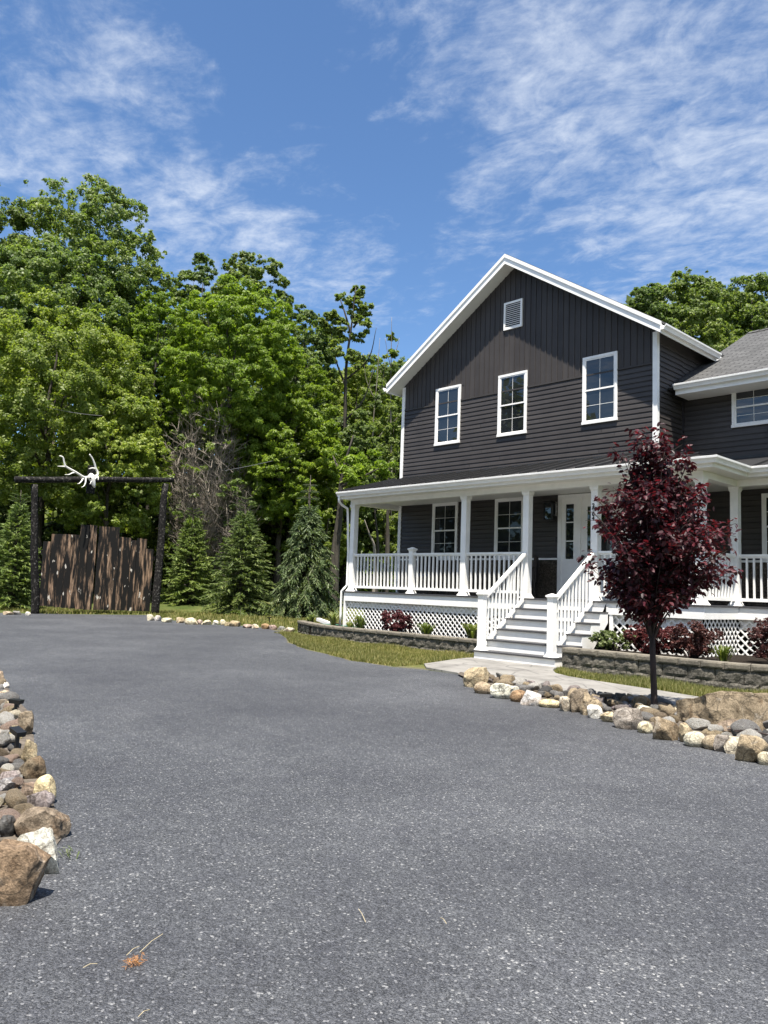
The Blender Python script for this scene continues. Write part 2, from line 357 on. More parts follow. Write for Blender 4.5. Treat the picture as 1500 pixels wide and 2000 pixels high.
sheet('dry_verge', wob([(x_+.0, y_-.25) for x_, y_ in GEDGE[10:]], 5, .1)+wob([(x_+.12, y_+(.42 if i_ % 2 else .22)) for i_, (x_, y_) in enumerate(GEDGE[10:])][::-1], 5, .25), .001, 'verge')
sheet('gravel_driveway', wob(GEDGE[1:-1], 5, .12)[0:]+GR[len(GEDGE)-1:]+[GEDGE[0]], .004, 'gravel')
PATH = [(5.2, -3.0), (5.3, -3.6), (5.62, -4.6), (5.75, -5.05), (6.22, -5.5), (6.97, -5.64), (7.6, -5.85), (8.6, -6.2), (10.0, -6.35), (11.5, -6.3), (14.5, -6.6), (14.5, -5.75), (12, -5.3), (10.6, -4.92), (9.92, -4.73), (8.81, -4.51), (8.2, -4.36), (7.8, -4.12), (7.5, -3.75), (7.32, -3.45), (7.25, -3.0)]
m_ = MB(); m_.prism(PATH, 'z', -.05, .03)
props(m_.build('stone_path', 'path'), kind='structure')
RBED = [(7.0, -5.55), (7.15, -5.8), (7.9, -6.35), (8.8, -6.9), (9.8, -7.3), (10.7, -7.52), (11.3, -7.75), (12.3, -8.15), (13.2, -8.5), (14.4, -8.9), (15.2, -8.4), (15.0, -7.2), (13.6, -6.6), (11.5, -6.2), (10.0, -6.2), (9, -6.05), (8, -5.85)]
sheet('rock_bed_soil', RBED, .034, 'soil')
LEDGE = [(-1, -10.2), (2, -10.9), (4.1, -11.43), (6.05, -11.99), (7.54, -12.31), (9.07, -12.84), (10.5, -13.27), (11.18, -13.48), (11.5, -13.7), (11.7, -13.9), (11.8, -14.3)]
sheet('rock_bed_earth', LEDGE+[(11.5, -14.9), (10.2, -14.6), (8.4, -13.9), (5.6, -13.0), (2, -12.0), (-1, -11.2)], .010, 'soil')
MULCH_L = [(-2.4, -1.45), (-1.2, -2.0), (0, -2.32), (1.5, -2.44), (5.3, -2.56), (5.3, -1.2), (-.3, -1.2), (-.4, -.2), (-2.2, -.2)]
MULCH_R = [(7.35, -3.22), (9.8, -3.36), (10.5, -3.32), (11.0, -2.9), (11.4, -2.3), (14, -2.3), (14, .6), (9, .6), (9, -1.2), (7.3, -1.2)]
for nm, pl, zz in (('mulch_bed', MULCH_L, .27), ('mulch_bed', MULCH_R, .31)):
    n_ = MB(); n_.prism(pl, 'z', .0, zz); props(n_.build(nm, 'mulch'), kind='structure')

# ------------------------------------------------------------------ house
W = 7.434; HB = 9.0; RS = .646
H = thing('house', 'charcoal two storey house with white trim, gable roof and white railed porch', 'house', (3.7, 0, 0))
def soff(x): return 9.30-RS*abs(x-W/2)

def clap(m, horiz, a0, a1, z0, z1, fixed, outward, holes=(), course=.1115, butt=.020):
    """lapped boards on a wall. horiz 'x' : wall along x at y=fixed facing -y ; 'y' : wall along y at x=fixed facing +x"""
    n = max(1, round((z1-z0)/course)); c = (z1-z0)/n
    for i in range(n):
        lo, hi = z0+i*c, z0+(i+1)*c
        segs = [(a0, a1)]
        for (h0, h1, hz0, hz1) in holes:
            if hi > hz0+.01 and lo < hz1-.01:
                ns = []
                for s0, s1 in segs:
                    if h1 <= s0 or h0 >= s1: ns.append((s0, s1)); continue
                    if h0 > s0: ns.append((s0, h0))
                    if h1 < s1: ns.append((h1, s1))
                segs = ns
        cut = []
        for s0, s1 in segs:                    # butt joints, staggered from course to course
            a_ = s0; jx = s0+random.uniform(.6, 3.7)
            while jx < s1-.4: cut.append((a_, jx-.0025)); a_ = jx+.005; jx += 3.66
            cut.append((a_, s1))
        for s0, s1 in cut:
            # dutch lap : flat face, a short cove near the top, butt at the bottom
            pr = [(0.0, lo+.006), (butt+.002, lo), (butt-.004, lo+c*.60), (.004, lo+c*.84), (.002, hi+.004)]
            vs = []
            for s in (s0, s1):
                for o, z in pr:
                    vs.append((s, fixed-o, z) if horiz == 'x' else (fixed+o, s, z))
            k = len(pr); m.add(vs, [(j, j+1, k+j+1, k+j) for j in range(k-1)])

WX = [(1.235, 2.092), (3.312, 4.169), (5.690, 6.547)]; WZ = (5.094, 6.627)
LX = [(1.235, 2.10), (3.291, 4.156)]; LZ = (2.12, 3.57)
ZB = 6.216; FZ = 4.30
front = MB(); front.box(0, W, 0.0, .12, 0, ZB-.004)
clap(front, 'x', .06, W-.06, 1.21, ZB-.03, 0, -1, [(a, b_, *WZ) for a, b_ in WX]+[(a, b_, *LZ) for a, b_ in LX]+[(5.09, 7.2, 1.2, 3.56), (0, W, 1.2, 2.13)])
front.build('front_wall', 'siding', H, fix=False)
ms = MB(); ms.box(.02, W-.02, -.030, -.006, ZB-.022, ZB+.012); ms.build('siding_band', 'gable', H)
# gable boards: wide flats and raised battens
gm = MB(); gm.add([(0, 0, ZB), (W, 0, ZB), (W, 0, soff(W)+.1), (W/2, 0, soff(W/2)+.1), (0, 0, soff(0)+.1), (0, .12, ZB), (W, .12, ZB), (W, .12, soff(W)+.1), (W/2, .12, soff(W/2)+.1), (0, .12, soff(0)+.1)],
    [(0, 1, 2, 3, 4), (9, 8, 7, 6, 5), (0, 5, 6, 1), (1, 6, 7, 2), (2, 7, 8, 3), (3, 8, 9, 4), (4, 9, 5, 0)])
x = .07
while x < W-.08:
    w = min(.118, W-.07-x)
    for a, b_, o in ((x, x+w, .008), (x+w+.004, min(x+w+.032, W-.07), .021)):
        if b_-a < .01: continue
        for (g0, g1) in (((ZB+.013), None),):
            inw = [q for q in WX if a < q[1]-.0 and b_ > q[0]]
            zb_ = WZ[1]-.03 if inw else ZB+.013
            gm.add([(a, -o, zb_), (b_, -o, zb_), (b_, -o, soff(b_)+.04), (a, -o, soff(a)+.04), (a, 0, zb_), (b_, 0, zb_), (b_, 0, soff(b_)+.04), (a, 0, soff(a)+.04)],
                   [(0, 1, 2, 3), (0, 3, 7, 4), (1, 5, 6, 2), (0, 4, 5, 1)])
    x += w+.036
gm.build('gable_wall', 'gable', H)
side = MB(); side.box(0, .12, .122, HB, 0, soff(0)+.05); side.build('side_wall', 'siding', H)
side = MB(); side.box(W-.12, W, .122, HB, 0, soff(W)+.05)
clap(side, 'y', .07, 1.161, 4.2, 6.72, W, 1); clap(side, 'y', 1.161, 3.0, 5.9, 6.72, W, 1)
side.build('side_wall', 'siding', H, fix=False)
bk = MB(); bk.prism([(0.13, 0), (W-.13, 0), (W-.13, soff(W)), (W/2, soff(W/2)), (.13, soff(0))], 'y', HB-.1, HB); bk.build('back_wall', 'siding', H)
cb = MB(); cb.box(-.03, .07, -.035, .0, 1.21, soff(0)-.03); cb.box(-.03, .0, .0, .07, 1.21, soff(0)-.03); cb.build('corner_board', 'white', H)
cb = MB(); cb.box(W-.07, W+.03, -.035, .0, 4.2, soff(W)-.03); cb.box(W, W+.03, .0, .07, 4.2, soff(W)-.03); cb.build('corner_board', 'white', H)

# main roof: slab, soffit, rakes, gutters
OV = .40; OE = .294; XL, XR = -OE, W+OE
rf = MB()
for xs in (-1, 1):
    xe = XL if xs < 0 else XR
    p = [(W/2, 9.30+.19), (xe, soff(xe)+.19), (xe, soff(xe)+.238), (W/2, 9.30+.238)]
    if xs < 0: p = p[::-1]
    rf.prism(p, 'y', -OV+.03, HB+.3)
rf.build('main_roof', 'shingle', H)
sf = MB()
for xs in (-1, 1):
    xe = XL if xs < 0 else XR
    n = 46
    for i in range(n):       # ribbed soffit boards
        a, b_ = W/2+(xe-W/2)*i/n, W/2+(xe-W/2)*(i+.93)/n
        sf.add([(a, -OV+.025, soff(a)), (b_, -OV+.025, soff(b_)), (b_, 0, soff(b_)), (a, 0, soff(a))], [(0, 1, 2, 3)])
    sf.add([(W/2, -OV+.025, 9.305), (xe, -OV+.025, soff(xe)+.005), (xe, 0, soff(xe)+.005), (W/2, 0, 9.305)], [(0, 1, 2, 3)])
    xw = 0 if xs < 0 else W
    sf.add([(xw, 0, soff(xw)), (xe, 0, soff(xe)), (xe, HB, soff(xe)), (xw, HB, soff(xw))], [(0, 1, 2, 3)])
sf.build('soffit', 'soffit', H, fix=False)
for xs in (-1, 1):
    xe = XL if xs < 0 else XR
    rk = MB()
    for (d0, d1, yy) in ((-.02, .135, -OV), (.135, .225, -OV-.022)):
        rk.add([(W/2, yy, 9.30+d0), (xe, yy, soff(xe)+d0), (xe, yy, soff(xe)+d1), (W/2, yy, 9.30+d1), (W/2, -OV+.026, 9.30+d0), (xe, -OV+.026, soff(xe)+d0), (xe, -OV+.026, soff(xe)+d1), (W/2, -OV+.026, 9.30+d1)],
               [(0, 1, 2, 3), (7, 6, 5, 4), (0, 4, 5, 1), (1, 5, 6, 2), (2, 6, 7, 3), (3, 7, 4, 0)])
    rk.build('rake_board', 'white', H)
    fb = MB(); fb.box(min(xe, xe-xs*.02), max(xe, xe-xs*.02), -OV+.026, HB, soff(xe)-.02, soff(xe)+.16); fb.build('eave_fascia', 'white', H)
GP = [(0, 0), (.075, 0), (.08, .02), (.098, .05), (.125, .075), (.128, .108), (.118, .112), (.112, .085), (.02, .03), (.0, .03)]
g = MB(); zz = soff(XR)+.035; g.sweep(GP, [(XR+.001, 2.25, zz), (XR+.001, -OV-.02, zz)][::-1]); g.build('gutter', 'white', H)
g = MB(); zz = soff(XL)+.035; g.sweep(GP, [(XL-.001, HB, zz), (XL-.001, -OV-.02, zz)]); g.build('gutter', 'white', H)

# gable vent
v = MB(); vx0, vx1, vz0, vz1 = W/2-.275, W/2+.275, 7.749, 8.445
v.box(vx0, vx0+.05, -.05, -.0, vz0, vz1); v.box(vx1-.05, vx1, -.05, -.0, vz0, vz1); v.box(vx0+.05, vx1-.05, -.05, 0, vz0, vz0+.05); v.box(vx0+.05, vx1-.05, -.05, 0, vz1-.05, vz1)
vent = v.build('gable_vent', 'white', H)
s_ = MB()
for i in range(12):
    z = vz0+.06+i*.0495
    s_.add([(vx0+.05, -.047, z), (vx1-.05, -.047, z), (vx1-.05, -.012, z+.034), (vx0+.05, -.012, z+.034), (vx0+.05, -.040, z-.004), (vx1-.05, -.040, z-.004), (vx1-.05, -.006, z+.028), (vx0+.05, -.006, z+.028)], [(0, 1, 2, 3), (7, 6, 5, 4), (0, 4, 5, 1), (3, 2, 6, 7)])
s_.build('louver', 'white', vent)
s_ = MB(); s_.box(vx0+.05, vx1-.05, -.029, -.0225, vz0+.05, vz1-.05); s_.build('vent_screen', 'black', vent)

def window(x0, x1, z0, z1, y, cols=2, rows=2, glass='glass'):
    """double hung window on a wall facing -y"""
    t = .056
    f = MB()
    f.box(x0, x0+t, y-.034, y, z0+t, z1-t); f.box(x1-t, x1, y-.034, y, z0+t, z1-t); f.box(x0, x1, y-.036, y, z1-t, z1); f.box(x0-.01, x1+.01, y-.045, y, z0, z0+t)
    win = f.build('window', 'white', H)
    a0, a1, b0, b1 = x0+t, x1-t, z0+t, z1-t; mid = (b0+b1)/2
    s = MB(); e = .03
    for (p0, p1, yy) in ((mid-.018, b1, y-.016), (b0, mid+.018, y-.006)):
        s.box(a0, a0+e, yy-.008, y+.001, p0, p1); s.box(a1-e, a1, yy-.008, y+.001, p0, p1)
        s.box(a0+e, a1-e, yy-.008, y+.001, p0, p0+e); s.box(a0+e, a1-e, yy-.008, y+.001, p1-e, p1)
    s.build('sash', 'white', win)
    mu = MB()
    for (p0, p1, yy) in ((mid+.012, b1-e, y-.0145), (b0+e, mid-.018, y-.0075)):
        for k in range(1, cols): xx = a0+e+(a1-a0-2*e)*k/cols; mu.box(xx-.0045, xx+.0045, yy, y+.0, p0, p1)
        for k in range(1, rows): z = p0+(p1-p0)*k/rows; mu.box(a0+e, a1-e, yy+.0008, y+.0, z-.0045, z+.0045)
    mu.build('muntin', 'soffit', win)
    for (p0, p1, yy) in ((mid-.018, b1-.01, y-.012), (b0+.01, mid+.018, y-.003)):
        p = MB(); p.add([(a0+.01, yy, p0), (a1-.01, yy, p0), (a1-.01, yy, p1), (a0+.01, yy, p1)], [(0, 1, 2, 3)]); p.build('pane', glass, win, fix=False)
    return win
for a, b_ in WX: window(a, b_, *WZ, -.012)
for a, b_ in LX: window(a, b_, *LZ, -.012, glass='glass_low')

# right wing
S = 1.161; WE = 14.0
wm = MB(); wm.box(W+.002, WE, S, S+.12, 0, 5.9); wm.box(WE-.12, WE, S+.12, 8.5, 0, 5.9)
clap(wm, 'x', W+.06, WE, 4.15, 5.72, S, -1, [(8.525, 10.1, 4.871, 5.702)])
clap(wm, 'x', W+.06, WE, 2.13, 4.15, S, -1, [(9.10, 10.8, 2.13, 3.46)])
wm.build('wing_wall', 'siding', H, fix=False)
cb = MB(); cb.box(W+.002, W+.055, S-.035, S-.002, 4.15, 5.9); cb.build('corner_board', 'corner_dark', H)
window(8.525, 10.1, 4.871, 5.702, S-.012, 4, 2)
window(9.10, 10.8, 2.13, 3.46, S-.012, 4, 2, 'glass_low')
WEY, WEZ, WR = .56, 5.80, .535
def wz(y): return WEZ+WR*(y-WEY)
RY = 4.85
me = bpy.data.meshes.new('wing_roof'); ang = math.atan(WR); L = (RY-WEY+.1)/math.cos(ang)
wr = MB(); wr.box(0, WE+.3-W, 0, L, -.03, 0); 
o = wr.build('wing_roof', 'shingle', None); o.parent = H; o.location = Vector((W+.004, WEY-.1, wz(WEY-.1)))-Vector(H.location); o.rotation_euler = (ang, 0, 0)
wr = MB(); wr.box(0, WE+.3-W, 0, L, -.03, 0)
o = wr.build('wing_roof', 'shingle', None); o.parent = H; o.location = Vector((W+.004, RY, wz(RY)))-Vector(H.location); o.rotation_euler = (-ang, 0, 0)
rc = MB()
for i in range(24):
    x0 = W+.02+i*.28; rc.add([(x0, RY-.14, wz(RY-.14)+.015), (x0+.27, RY-.14, wz(RY-.14)+.024), (x0+.27, RY, wz(RY)+.03), (x0, RY, wz(RY)+.02), (x0, RY+.14, wz(RY-.14)+.015), (x0+.27, RY+.14, wz(RY-.14)+.024)], [(0, 1, 2, 3), (3, 2, 5, 4)])
rc.build('ridge_cap', 'shingle', H, fix=False)
fb = MB(); fb.box(W+.15, WE, WEY-.02, WEY, WEZ-.20, WEZ-.045); fb.box(W+.15, WE, WEY, S-.004, WEZ-.20, WEZ-.19); fb.build('eave_fascia', 'white', H)
g = MB(); g.sweep(GP, [(W+.15, WEY-.021, WEZ-.10), (WE, WEY-.021, WEZ-.10)]); g.build('gutter', 'white', H)
fl = MB(); fl.beam((W+.022, WEY, wz(WEY)+.02), (W+.022, 2.6, wz(2.6)+.02), .03, .03); fl.build('step_flashing', 'corner_dark', H)

# stone wainscot behind the porch, with its white ledge
def ledge(m, x0, x1, z0, z1, y):
    z = z0
    while z < z1-.02:
        h = min(random.choice((.05, .065, .08, .095)), z1-z); x = x0
        while x < x1-.02:
            w = min(random.uniform(.16, .5), x1-x); d = random.uniform(.03, .062)
            m.box(x+.003, x+w-.003, y-d, y-.001, z+.003, z+h-.003); x += w
        z += h
for lx0, lx1, ly_ in ((.03, 5.09, 0), (W+.02, WE-.2, S)):
    st = MB(); st.box(lx0, lx1, ly_-.02, ly_-.001, 1.22, 2.075); ledge(st, lx0, lx1, 1.22, 2.075, ly_); st.build('stone_wainscot', 'stone', H)
lg = MB(); lg.box(.03, 5.088, -.085, 0, 2.08, 2.122); lg.box(W+.02, WE-.2, S-.085, S, 2.08, 2.122); lg.build('ledge_cap', 'white', H)

# front door with two sidelights
dz0, dz1 = 1.215, 3.545
fr = MB()
for (a, b_) in ((5.10, 5.19), (5.60, 5.69), (6.61, 6.70), (7.12, 7.20)): fr.box(a, b_, -.06, 0, dz0, dz1-.09)
fr.box(5.10, 7.20, -.062, 0, dz1-.09, dz1)
door = fr.build('front_door', 'white', H)
pn = MB(); pn.box(5.69, 6.61, -.03, -.002, dz0, dz1-.09); pn.box(5.83, 6.47, -.042, -.03, 1.35, 1.95)
pn.build('door_panel', 'white', door)
gl = MB(); gl.box(5.85, 6.45, -.036, -.0305, 2.25, 3.25); gl.build('door_glass', 'glass', door)
kn = MB(); kn.tube([(5.77, -.03, 2.15), (5.77, -.1, 2.15)], [.02, .035], 10); kn.build('door_handle', 'black', door)
for (a, b_) in ((5.19, 5.60), (6.70, 7.12)):
    sl = MB(); c0, c1 = a+.10, b_-.10
    sl.box(a, c0, -.035, -.001, dz0, dz1-.09); sl.box(c1, b_, -.035, -.001, dz0, dz1-.09); sl.box(c0, c1, -.035, -.001, dz0, 2.10); sl.box(c0, c1, -.035, -.001, 3.33, dz1-.09)
    for z in (2.50, 2.92): sl.box(c0, c1, -.03, -.012, z-.012, z+.012)
    sd = sl.build('sidelight', 'white', door)
    p = MB(); p.add([(c0, -.01, 2.10), (c1, -.01, 2.10), (c1, -.01, 3.33), (c0, -.01, 3.33)], [(0, 1, 2, 3)]); p.build('pane', 'glass', sd, fix=False)

# wall lantern, doorbell
b1 = MB(); b1.box(4.86, 5.04, -.045, 0, 3.08, 3.40); lt = b1.build('wall_lantern', 'white', H)
b1 = MB(); b1.box(4.90, 5.0, -.07, -.045, 3.12, 3.36); b1.box(4.93, 4.97, -.20, -.07, 3.34, 3.37)
for (a, c) in ((4.84, -.25), (4.84, -.11), (5.04, -.25), (5.04, -.11)): b1.box(a, a+.018, c, c+.018, 2.99, 3.36)
b1.frustum(4.95, -.17, 3.36, 3.42, .125, .05); b1.box(4.84, 5.06, -.25, -.09, 2.975, 2.99); b1.build('lantern_frame', 'black', lt)
b1 = MB(); b1.box(4.862, 5.036, -.228, -.114, 2.992, 3.355); b1.build('lantern_glass', 'glass', lt)
b1 = MB(); b1.box(5.06, 5.098, -.075, -.02, 2.46, 2.60); b1.build('doorbell', 'black', H)

# ---- porch: deck, fascia, lattice
DZ = 1.208; DY = -1.71; JX = 9.18; JY = -.246; PX = -.241
dk = MB(); dk.prism([(PX-.02, DY-.025), (JX+.025, DY-.025), (JX+.025, JY-.025), (WE, JY-.025), (WE, S-.002), (W+.002, S-.002), (W+.002, -.002), (PX-.02, -.002)], 'z', DZ-.032, DZ)
dk.build('porch_deck', 'deck', H)
fa = MB(); fa.box(PX, JX, DY, DY+.03, DZ-.248, DZ-.034); fa.box(JX-.03, JX, DY+.03, JY, DZ-.248, DZ-.034); fa.box(JX-.03, WE, JY, JY+.03, DZ-.248, DZ-.034); fa.box(PX, PX+.03, DY+.03, -.01, DZ-.248, DZ-.034)
fa.build('deck_fascia', 'white', H)
sk = MB(); sk.box(PX, PX+.05, DY, DY+.09, .0, DZ-.25); sk.box(PX, PX+.05, DY+.09, -.02, .1, .22)
sk.build('skirt_post', 'white', H)
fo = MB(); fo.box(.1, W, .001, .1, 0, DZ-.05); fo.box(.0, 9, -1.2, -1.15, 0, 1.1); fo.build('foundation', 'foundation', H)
def lattice(p, q, z0, z1, pitch=.094, w=.023, off=.008):
    """diagonal strips between two ground points, clipped to the panel rectangle"""
    p, q = Vector((*p, 0)), Vector((*q, 0)); L = (q-p).length; d = (q-p)/L; nrm = Vector((d.y, -d.x, 0)); hgt = z1-z0; m = MB()
    for sgn, lay in ((1, 0), (-1, 1)):
        s = -hgt-.2
        while s < L+hgt+.2:
            # line u = s + sgn*v ; clip u to [0,L]
            pts = []
            for sh in (-w*.707, w*.707):
                v0, v1 = 0, hgt
                ua, ub = s+sh+sgn*v0-(hgt if sgn < 0 else 0)*0, s+sh+sgn*v1
                pts.append((ua, ub))
            (a0, a1), (b0, b1) = pts
            def clip(u0, u1):
                lo, hi = 0.0, 1.0
                du = u1-u0
                for lim, sg in ((0, 1), (L, -1)):
                    f0, f1 = sg*(u0-lim), sg*(u1-lim)
                    if f0 < 0 and f1 < 0: return None
                    if f0 < 0: lo = max(lo, f0/(f0-f1))
                    if f1 < 0: hi = min(hi, f0/(f0-f1))
                return (lo, hi) if hi > lo else None
            ca, cb_ = clip(a0, a1), clip(b0, b1)
            if ca and cb_:
                def P(u0, u1, t, o): return p+d*(u0+(u1-u0)*t)+Vector((0, 0, z0+hgt*t))+nrm*o
                o0 = off+lay*.009; o1 = o0+.008
                vs = [P(a0, a1, ca[0], o1), P(b0, b1, cb_[0], o1), P(b0, b1, cb_[1], o1), P(a0, a1, ca[1], o1), P(a0, a1, ca[0], o0), P(b0, b1, cb_[0], o0), P(b0, b1, cb_[1], o0), P(a0, a1, ca[1], o0)]
                m.add(vs, [(0, 1, 2, 3), (0, 4, 5, 1), (1, 5, 6, 2), (2, 6, 7, 3), (3, 7, 4, 0), (7, 6, 5, 4)])
            s += pitch*1.414
    return m
LY = DY+.075
lattice((PX+.06, LY), (5.31, LY), .26, DZ-.235).build('lattice_panel', 'white', H)
lattice((7.40, LY), (JX-.04, LY), .29, DZ-.235, .112, .030).build('lattice_panel', 'white', H)
lattice((JX-.06, LY), (JX-.06, JY+.07), .29, DZ-.235, .112, .030).build('lattice_panel', 'white', H)
lattice((JX-.06, JY+.075), (WE-.3, JY+.075), .29, DZ-.235, .112, .030).build('lattice_panel', 'white', H)

rb = MB(); rb.box(PX+.06, 5.30, LY+.025, LY+.06, .80, DZ-.05); rb.box(7.36, JX-.09, LY+.025, LY+.06, .80, DZ-.05); rb.box(JX-.02, WE-.3, JY+.105, JY+.14, .76, DZ-.05)
rb.build('rim_joist', 'white', H)
# ---- porch posts
BZ = 3.44
def post(cx, cy, z0, z1, h=.0725, cap=True):
    m = MB(); m.box(cx-h, cx+h, cy-h, cy+h, z0, z1); p = m.build('porch_post', 'white', H)
    b = MB(); b.frustum(cx, cy, z0+.0, z0+.05, h+.045, h+.015); b.frustum(cx, cy, z0+.05, z0+.085, h+.015, h+.004); b.build('post_base', 'white', p)
    if cap:
        b = MB(); b.frustum(cx, cy, z1-.09, z1-.05, h+.004, h+.02); b.box(cx-h-.022, cx+h+.022, cy-h-.022, cy+h+.022, z1-.05, z1-.001); b.build('post_capital', 'white', p)
    return p
PY = DY+.11
POSTS = [(-.065, PY), (3.69, PY), (5.385, PY), (7.0, PY), (9.08, PY), (9.09, JY+.11), (12.6, JY+.11)]
pp = [post(x, y, DZ, BZ) for x, y in POSTS]
# newel in the middle of the left bay
def newel(cx, cy, z0, z1, parent, h=.062, name='newel_post'):
    m = MB(); m.box(cx-h, cx+h, cy-h, cy+h, z0, z1); p = m.build(name, 'white', parent)
    b = MB(); b.frustum(cx, cy, z0, z0+.045, h+.04, h+.012); b.frustum(cx, cy, z0+.045, z0+.075, h+.012, h+.004); b.build('post_base', 'white', p)
    b = MB(); b.frustum(cx, cy, z1-.03, z1, h+.004, h+.02); b.box(cx-h-.026, cx+h+.026, cy-h-.026, cy+h+.026, z1, z1+.022); b.frustum(cx, cy, z1+.022, z1+.06, h+.026, .015); b.build('post_cap', 'white', p)
    return p
newel(2.06, PY, DZ, 2.25, H)
# house number on the post right of the steps
for ch, z in zip('2904', (3.03, 2.945, 2.86, 2.775)):
    cu = bpy.data.curves.new('house_number', 'FONT'); cu.body = ch; cu.size = .11; cu.extrude = .004; cu.offset = .003; cu.align_x = 'CENTER'; cu.align_y = 'CENTER'
    to = bpy.data.objects.new('tmp', cu); COL.objects.link(to); bpy.context.view_layer.update()
    dg = bpy.context.evaluated_depsgraph_get(); me = bpy.data.meshes.new_from_object(to.evaluated_get(dg)); bpy.data.objects.remove(to)
    for vv in me.vertices: q = vv.co.copy(); vv.co = (q.x*1.0, -q.z, q.y)
    o = link('house_number', me, 'digit', pp[3]); o.location = Vector((6.985, PY-.0725-.006, z+.02))-Vector(H.location)

# ---- railings
def railing(p, q, z0=DZ+.085, z1=2.165, spacing=.128, dz=0.0):
    """straight railing between two plan points; dz raises the far end (stairs)"""
    p3, q3 = Vector((*p, 0)), Vector((*q, 0)); L = (q3-p3).length; d = (q3-p3)/L
    def P(s, z): r = p3+d*s; return Vector((r.x, r.y, z+dz*s/L))
    t = MB(); t.beam(P(0, z1-.022), P(L, z1-.022), .075, .044); t.beam(P(0, z1-.058), P(L, z1-.058), .04, .027)
    r = t.build('railing', 'white', H)
    b = MB(); b.beam(P(0, z0+.03), P(L, z0+.03), .045, .06); b.build('bottom_rail', 'white', r)
    n = max(1, round(L/spacing)-1)
    for i in range(n):
        s = L*(i+1)/(n+1); m = MB(); h = .0165; c = P(s, 0)
        side = Vector((d.y, -d.x, 0))*h; f = d*h
        z_a, z_b = z0+.058+c.z, z1-.07+c.z
        vs = [c-side-f, c+side-f, c+side+f, c-side+f]
        sl = dz/L*h
        m.add([(v_.x, v_.y, z_a+(-sl if k in (0, 1) else sl)) for k, v_ in enumerate(vs)]+[(v_.x, v_.y, z_b+(-sl if k in (0, 1) else sl)) for k, v_ in enumerate(vs)], [(0, 3, 2, 1), (4, 5, 6, 7), (0, 1, 5, 4), (1, 2, 6, 5), (2, 3, 7, 6), (3, 0, 4, 7)])
        m.build('baluster', 'white', r)
    return r
railing((.008, PY), (1.998, PY)); railing((2.122, PY), (3.617, PY)); railing((3.763, PY), (5.312, PY))
railing((7.073, PY), (9.007, PY)); railing((9.08, PY+.073), (9.085, JY+.037)); railing((9.163, JY+.11), (12.5, JY+.11))

# ---- stairs
PLZ = .182; RISE = (DZ-PLZ)/5; SX0, SX1 = 5.345, 7.176
st = MB(); st.box(SX0, SX1, -3.21, -2.90, .0, PLZ-.03)
stairs = st.build('stairs', 'white', H)
t = MB(); t.box(SX0-.01, SX1+.012, -3.235, -2.89, PLZ-.03, PLZ); t.build('tread', 'deck', stairs)
for k in range(5):
    z = PLZ+k*RISE; yr = -2.90+.30*k
    r_ = MB(); r_.box(5.345, 7.30, yr, yr+.02, z+.001, z+RISE-.032); r_.build('riser', 'white', stairs)
    if k < 4:
        t = MB(); t.box(5.325, 7.345, yr-.03, yr+.30, z+RISE-.03, z+RISE); t.build('tread', 'deck', stairs)
for x0, x1 in ((5.305, 5.343), (7.302, 7.34)):
    s = MB(); poly = []
    for k in range(5):
        z = PLZ+k*RISE; yr = -2.90+.30*k
        poly += [(yr, z if k else 0.0), (yr, z+RISE-.033)]
    poly += [(-1.715, PLZ+5*RISE-.04), (-1.715, .80), (-2.55, .0)]
    s.prism(poly, 'x', x0, x1); s.build('stringer', 'white', stairs)
sw = MB(); sw.prism([(7.43, .32), (7.36, .32), (7.36, DZ-.06), (7.43, DZ-.06)], 'y', -1.70, -1.66); sw.build('stair_hanger', 'white', stairs)
newel(5.40, -3.06, PLZ, 1.25, H); newel(7.0, -3.06, PLZ, 1.25, H)
for x in (5.40, 7.0):
    railing((x, -2.998), (x, PY-.075), PLZ+.045, 1.20, .118, 2.155-1.20)

# ---- porch roof
GX0, GX1, GY0, GY1, GZ = -.228, 9.60, -2.136, -.673, 3.73
HD = .28
bm_ = MB(); bm_.box(-.14, 9.16, DY+.02, DY+.20, BZ, 3.559); bm_.box(8.98, 9.16, DY+.20, JY+.02, BZ, 3.559); bm_.box(9.02, WE, JY+.02, JY+.20, BZ, 3.559); bm_.box(-.14, .0, DY+.20, -.003, BZ, 3.559)
bm_.build('porch_beam', 'white', H)
cs = MB()
cs.prism([(GX0, GY0+.13), (GX1-.13, GY0+.13), (GX1-.13, GY1+.13), (WE, GY1+.13), (WE, S-.003), (W+.003, S-.003), (W+.003, -.003), (GX0, -.003)], 'z', 3.562, 3.575)
cs.build('porch_ceiling', 'soffit', H)
ff = MB(); ff.box(GX0, GX1-.13, GY0+.125, GY0+.145, 3.555, 3.715); ff.box(GX1-.145, GX1-.125, GY0+.145, GY1+.125, 3.555, 3.715); ff.box(GX1-.145, WE, GY1+.125, GY1+.145, 3.555, 3.715)
ff.build('porch_fascia', 'white', H)
g = MB(); g.sweep(GP, [(GX0, GY0+.124, GZ-.112), (GX1-.124, GY0+.124, GZ-.112), (GX1-.124, GY1+.124, GZ-.112), (WE, GY1+.124, GZ-.112)])
pg = g.build('gutter', 'white', H)
def pz(x, y): return min(GZ-.015+HD*(y-GY0-.02), 99)
A = [(GX0-.02, GY0+.03), (GX1-.03, GY0+.03), (7.46, -.002), (GX0-.02, -.002)]
rm = MB(); rm.add([(x, y, GZ-.01+HD*(y-GY0-.03)) for x, y in A], [(0, 1, 2, 3)])
zt = GZ-.01+HD*(-.002-GY0-.03)
e2 = GZ-.01+HD*(S-GY1-.03)
rm.add([(GX1-.03, GY0+.03, GZ-.01), (GX1-.03, GY1+.03, GZ-.01), (7.77, S-.002, e2), (W+.004, S-.002, zt+.02), (7.46, -.002, zt)], [(0, 1, 2, 3, 4)])
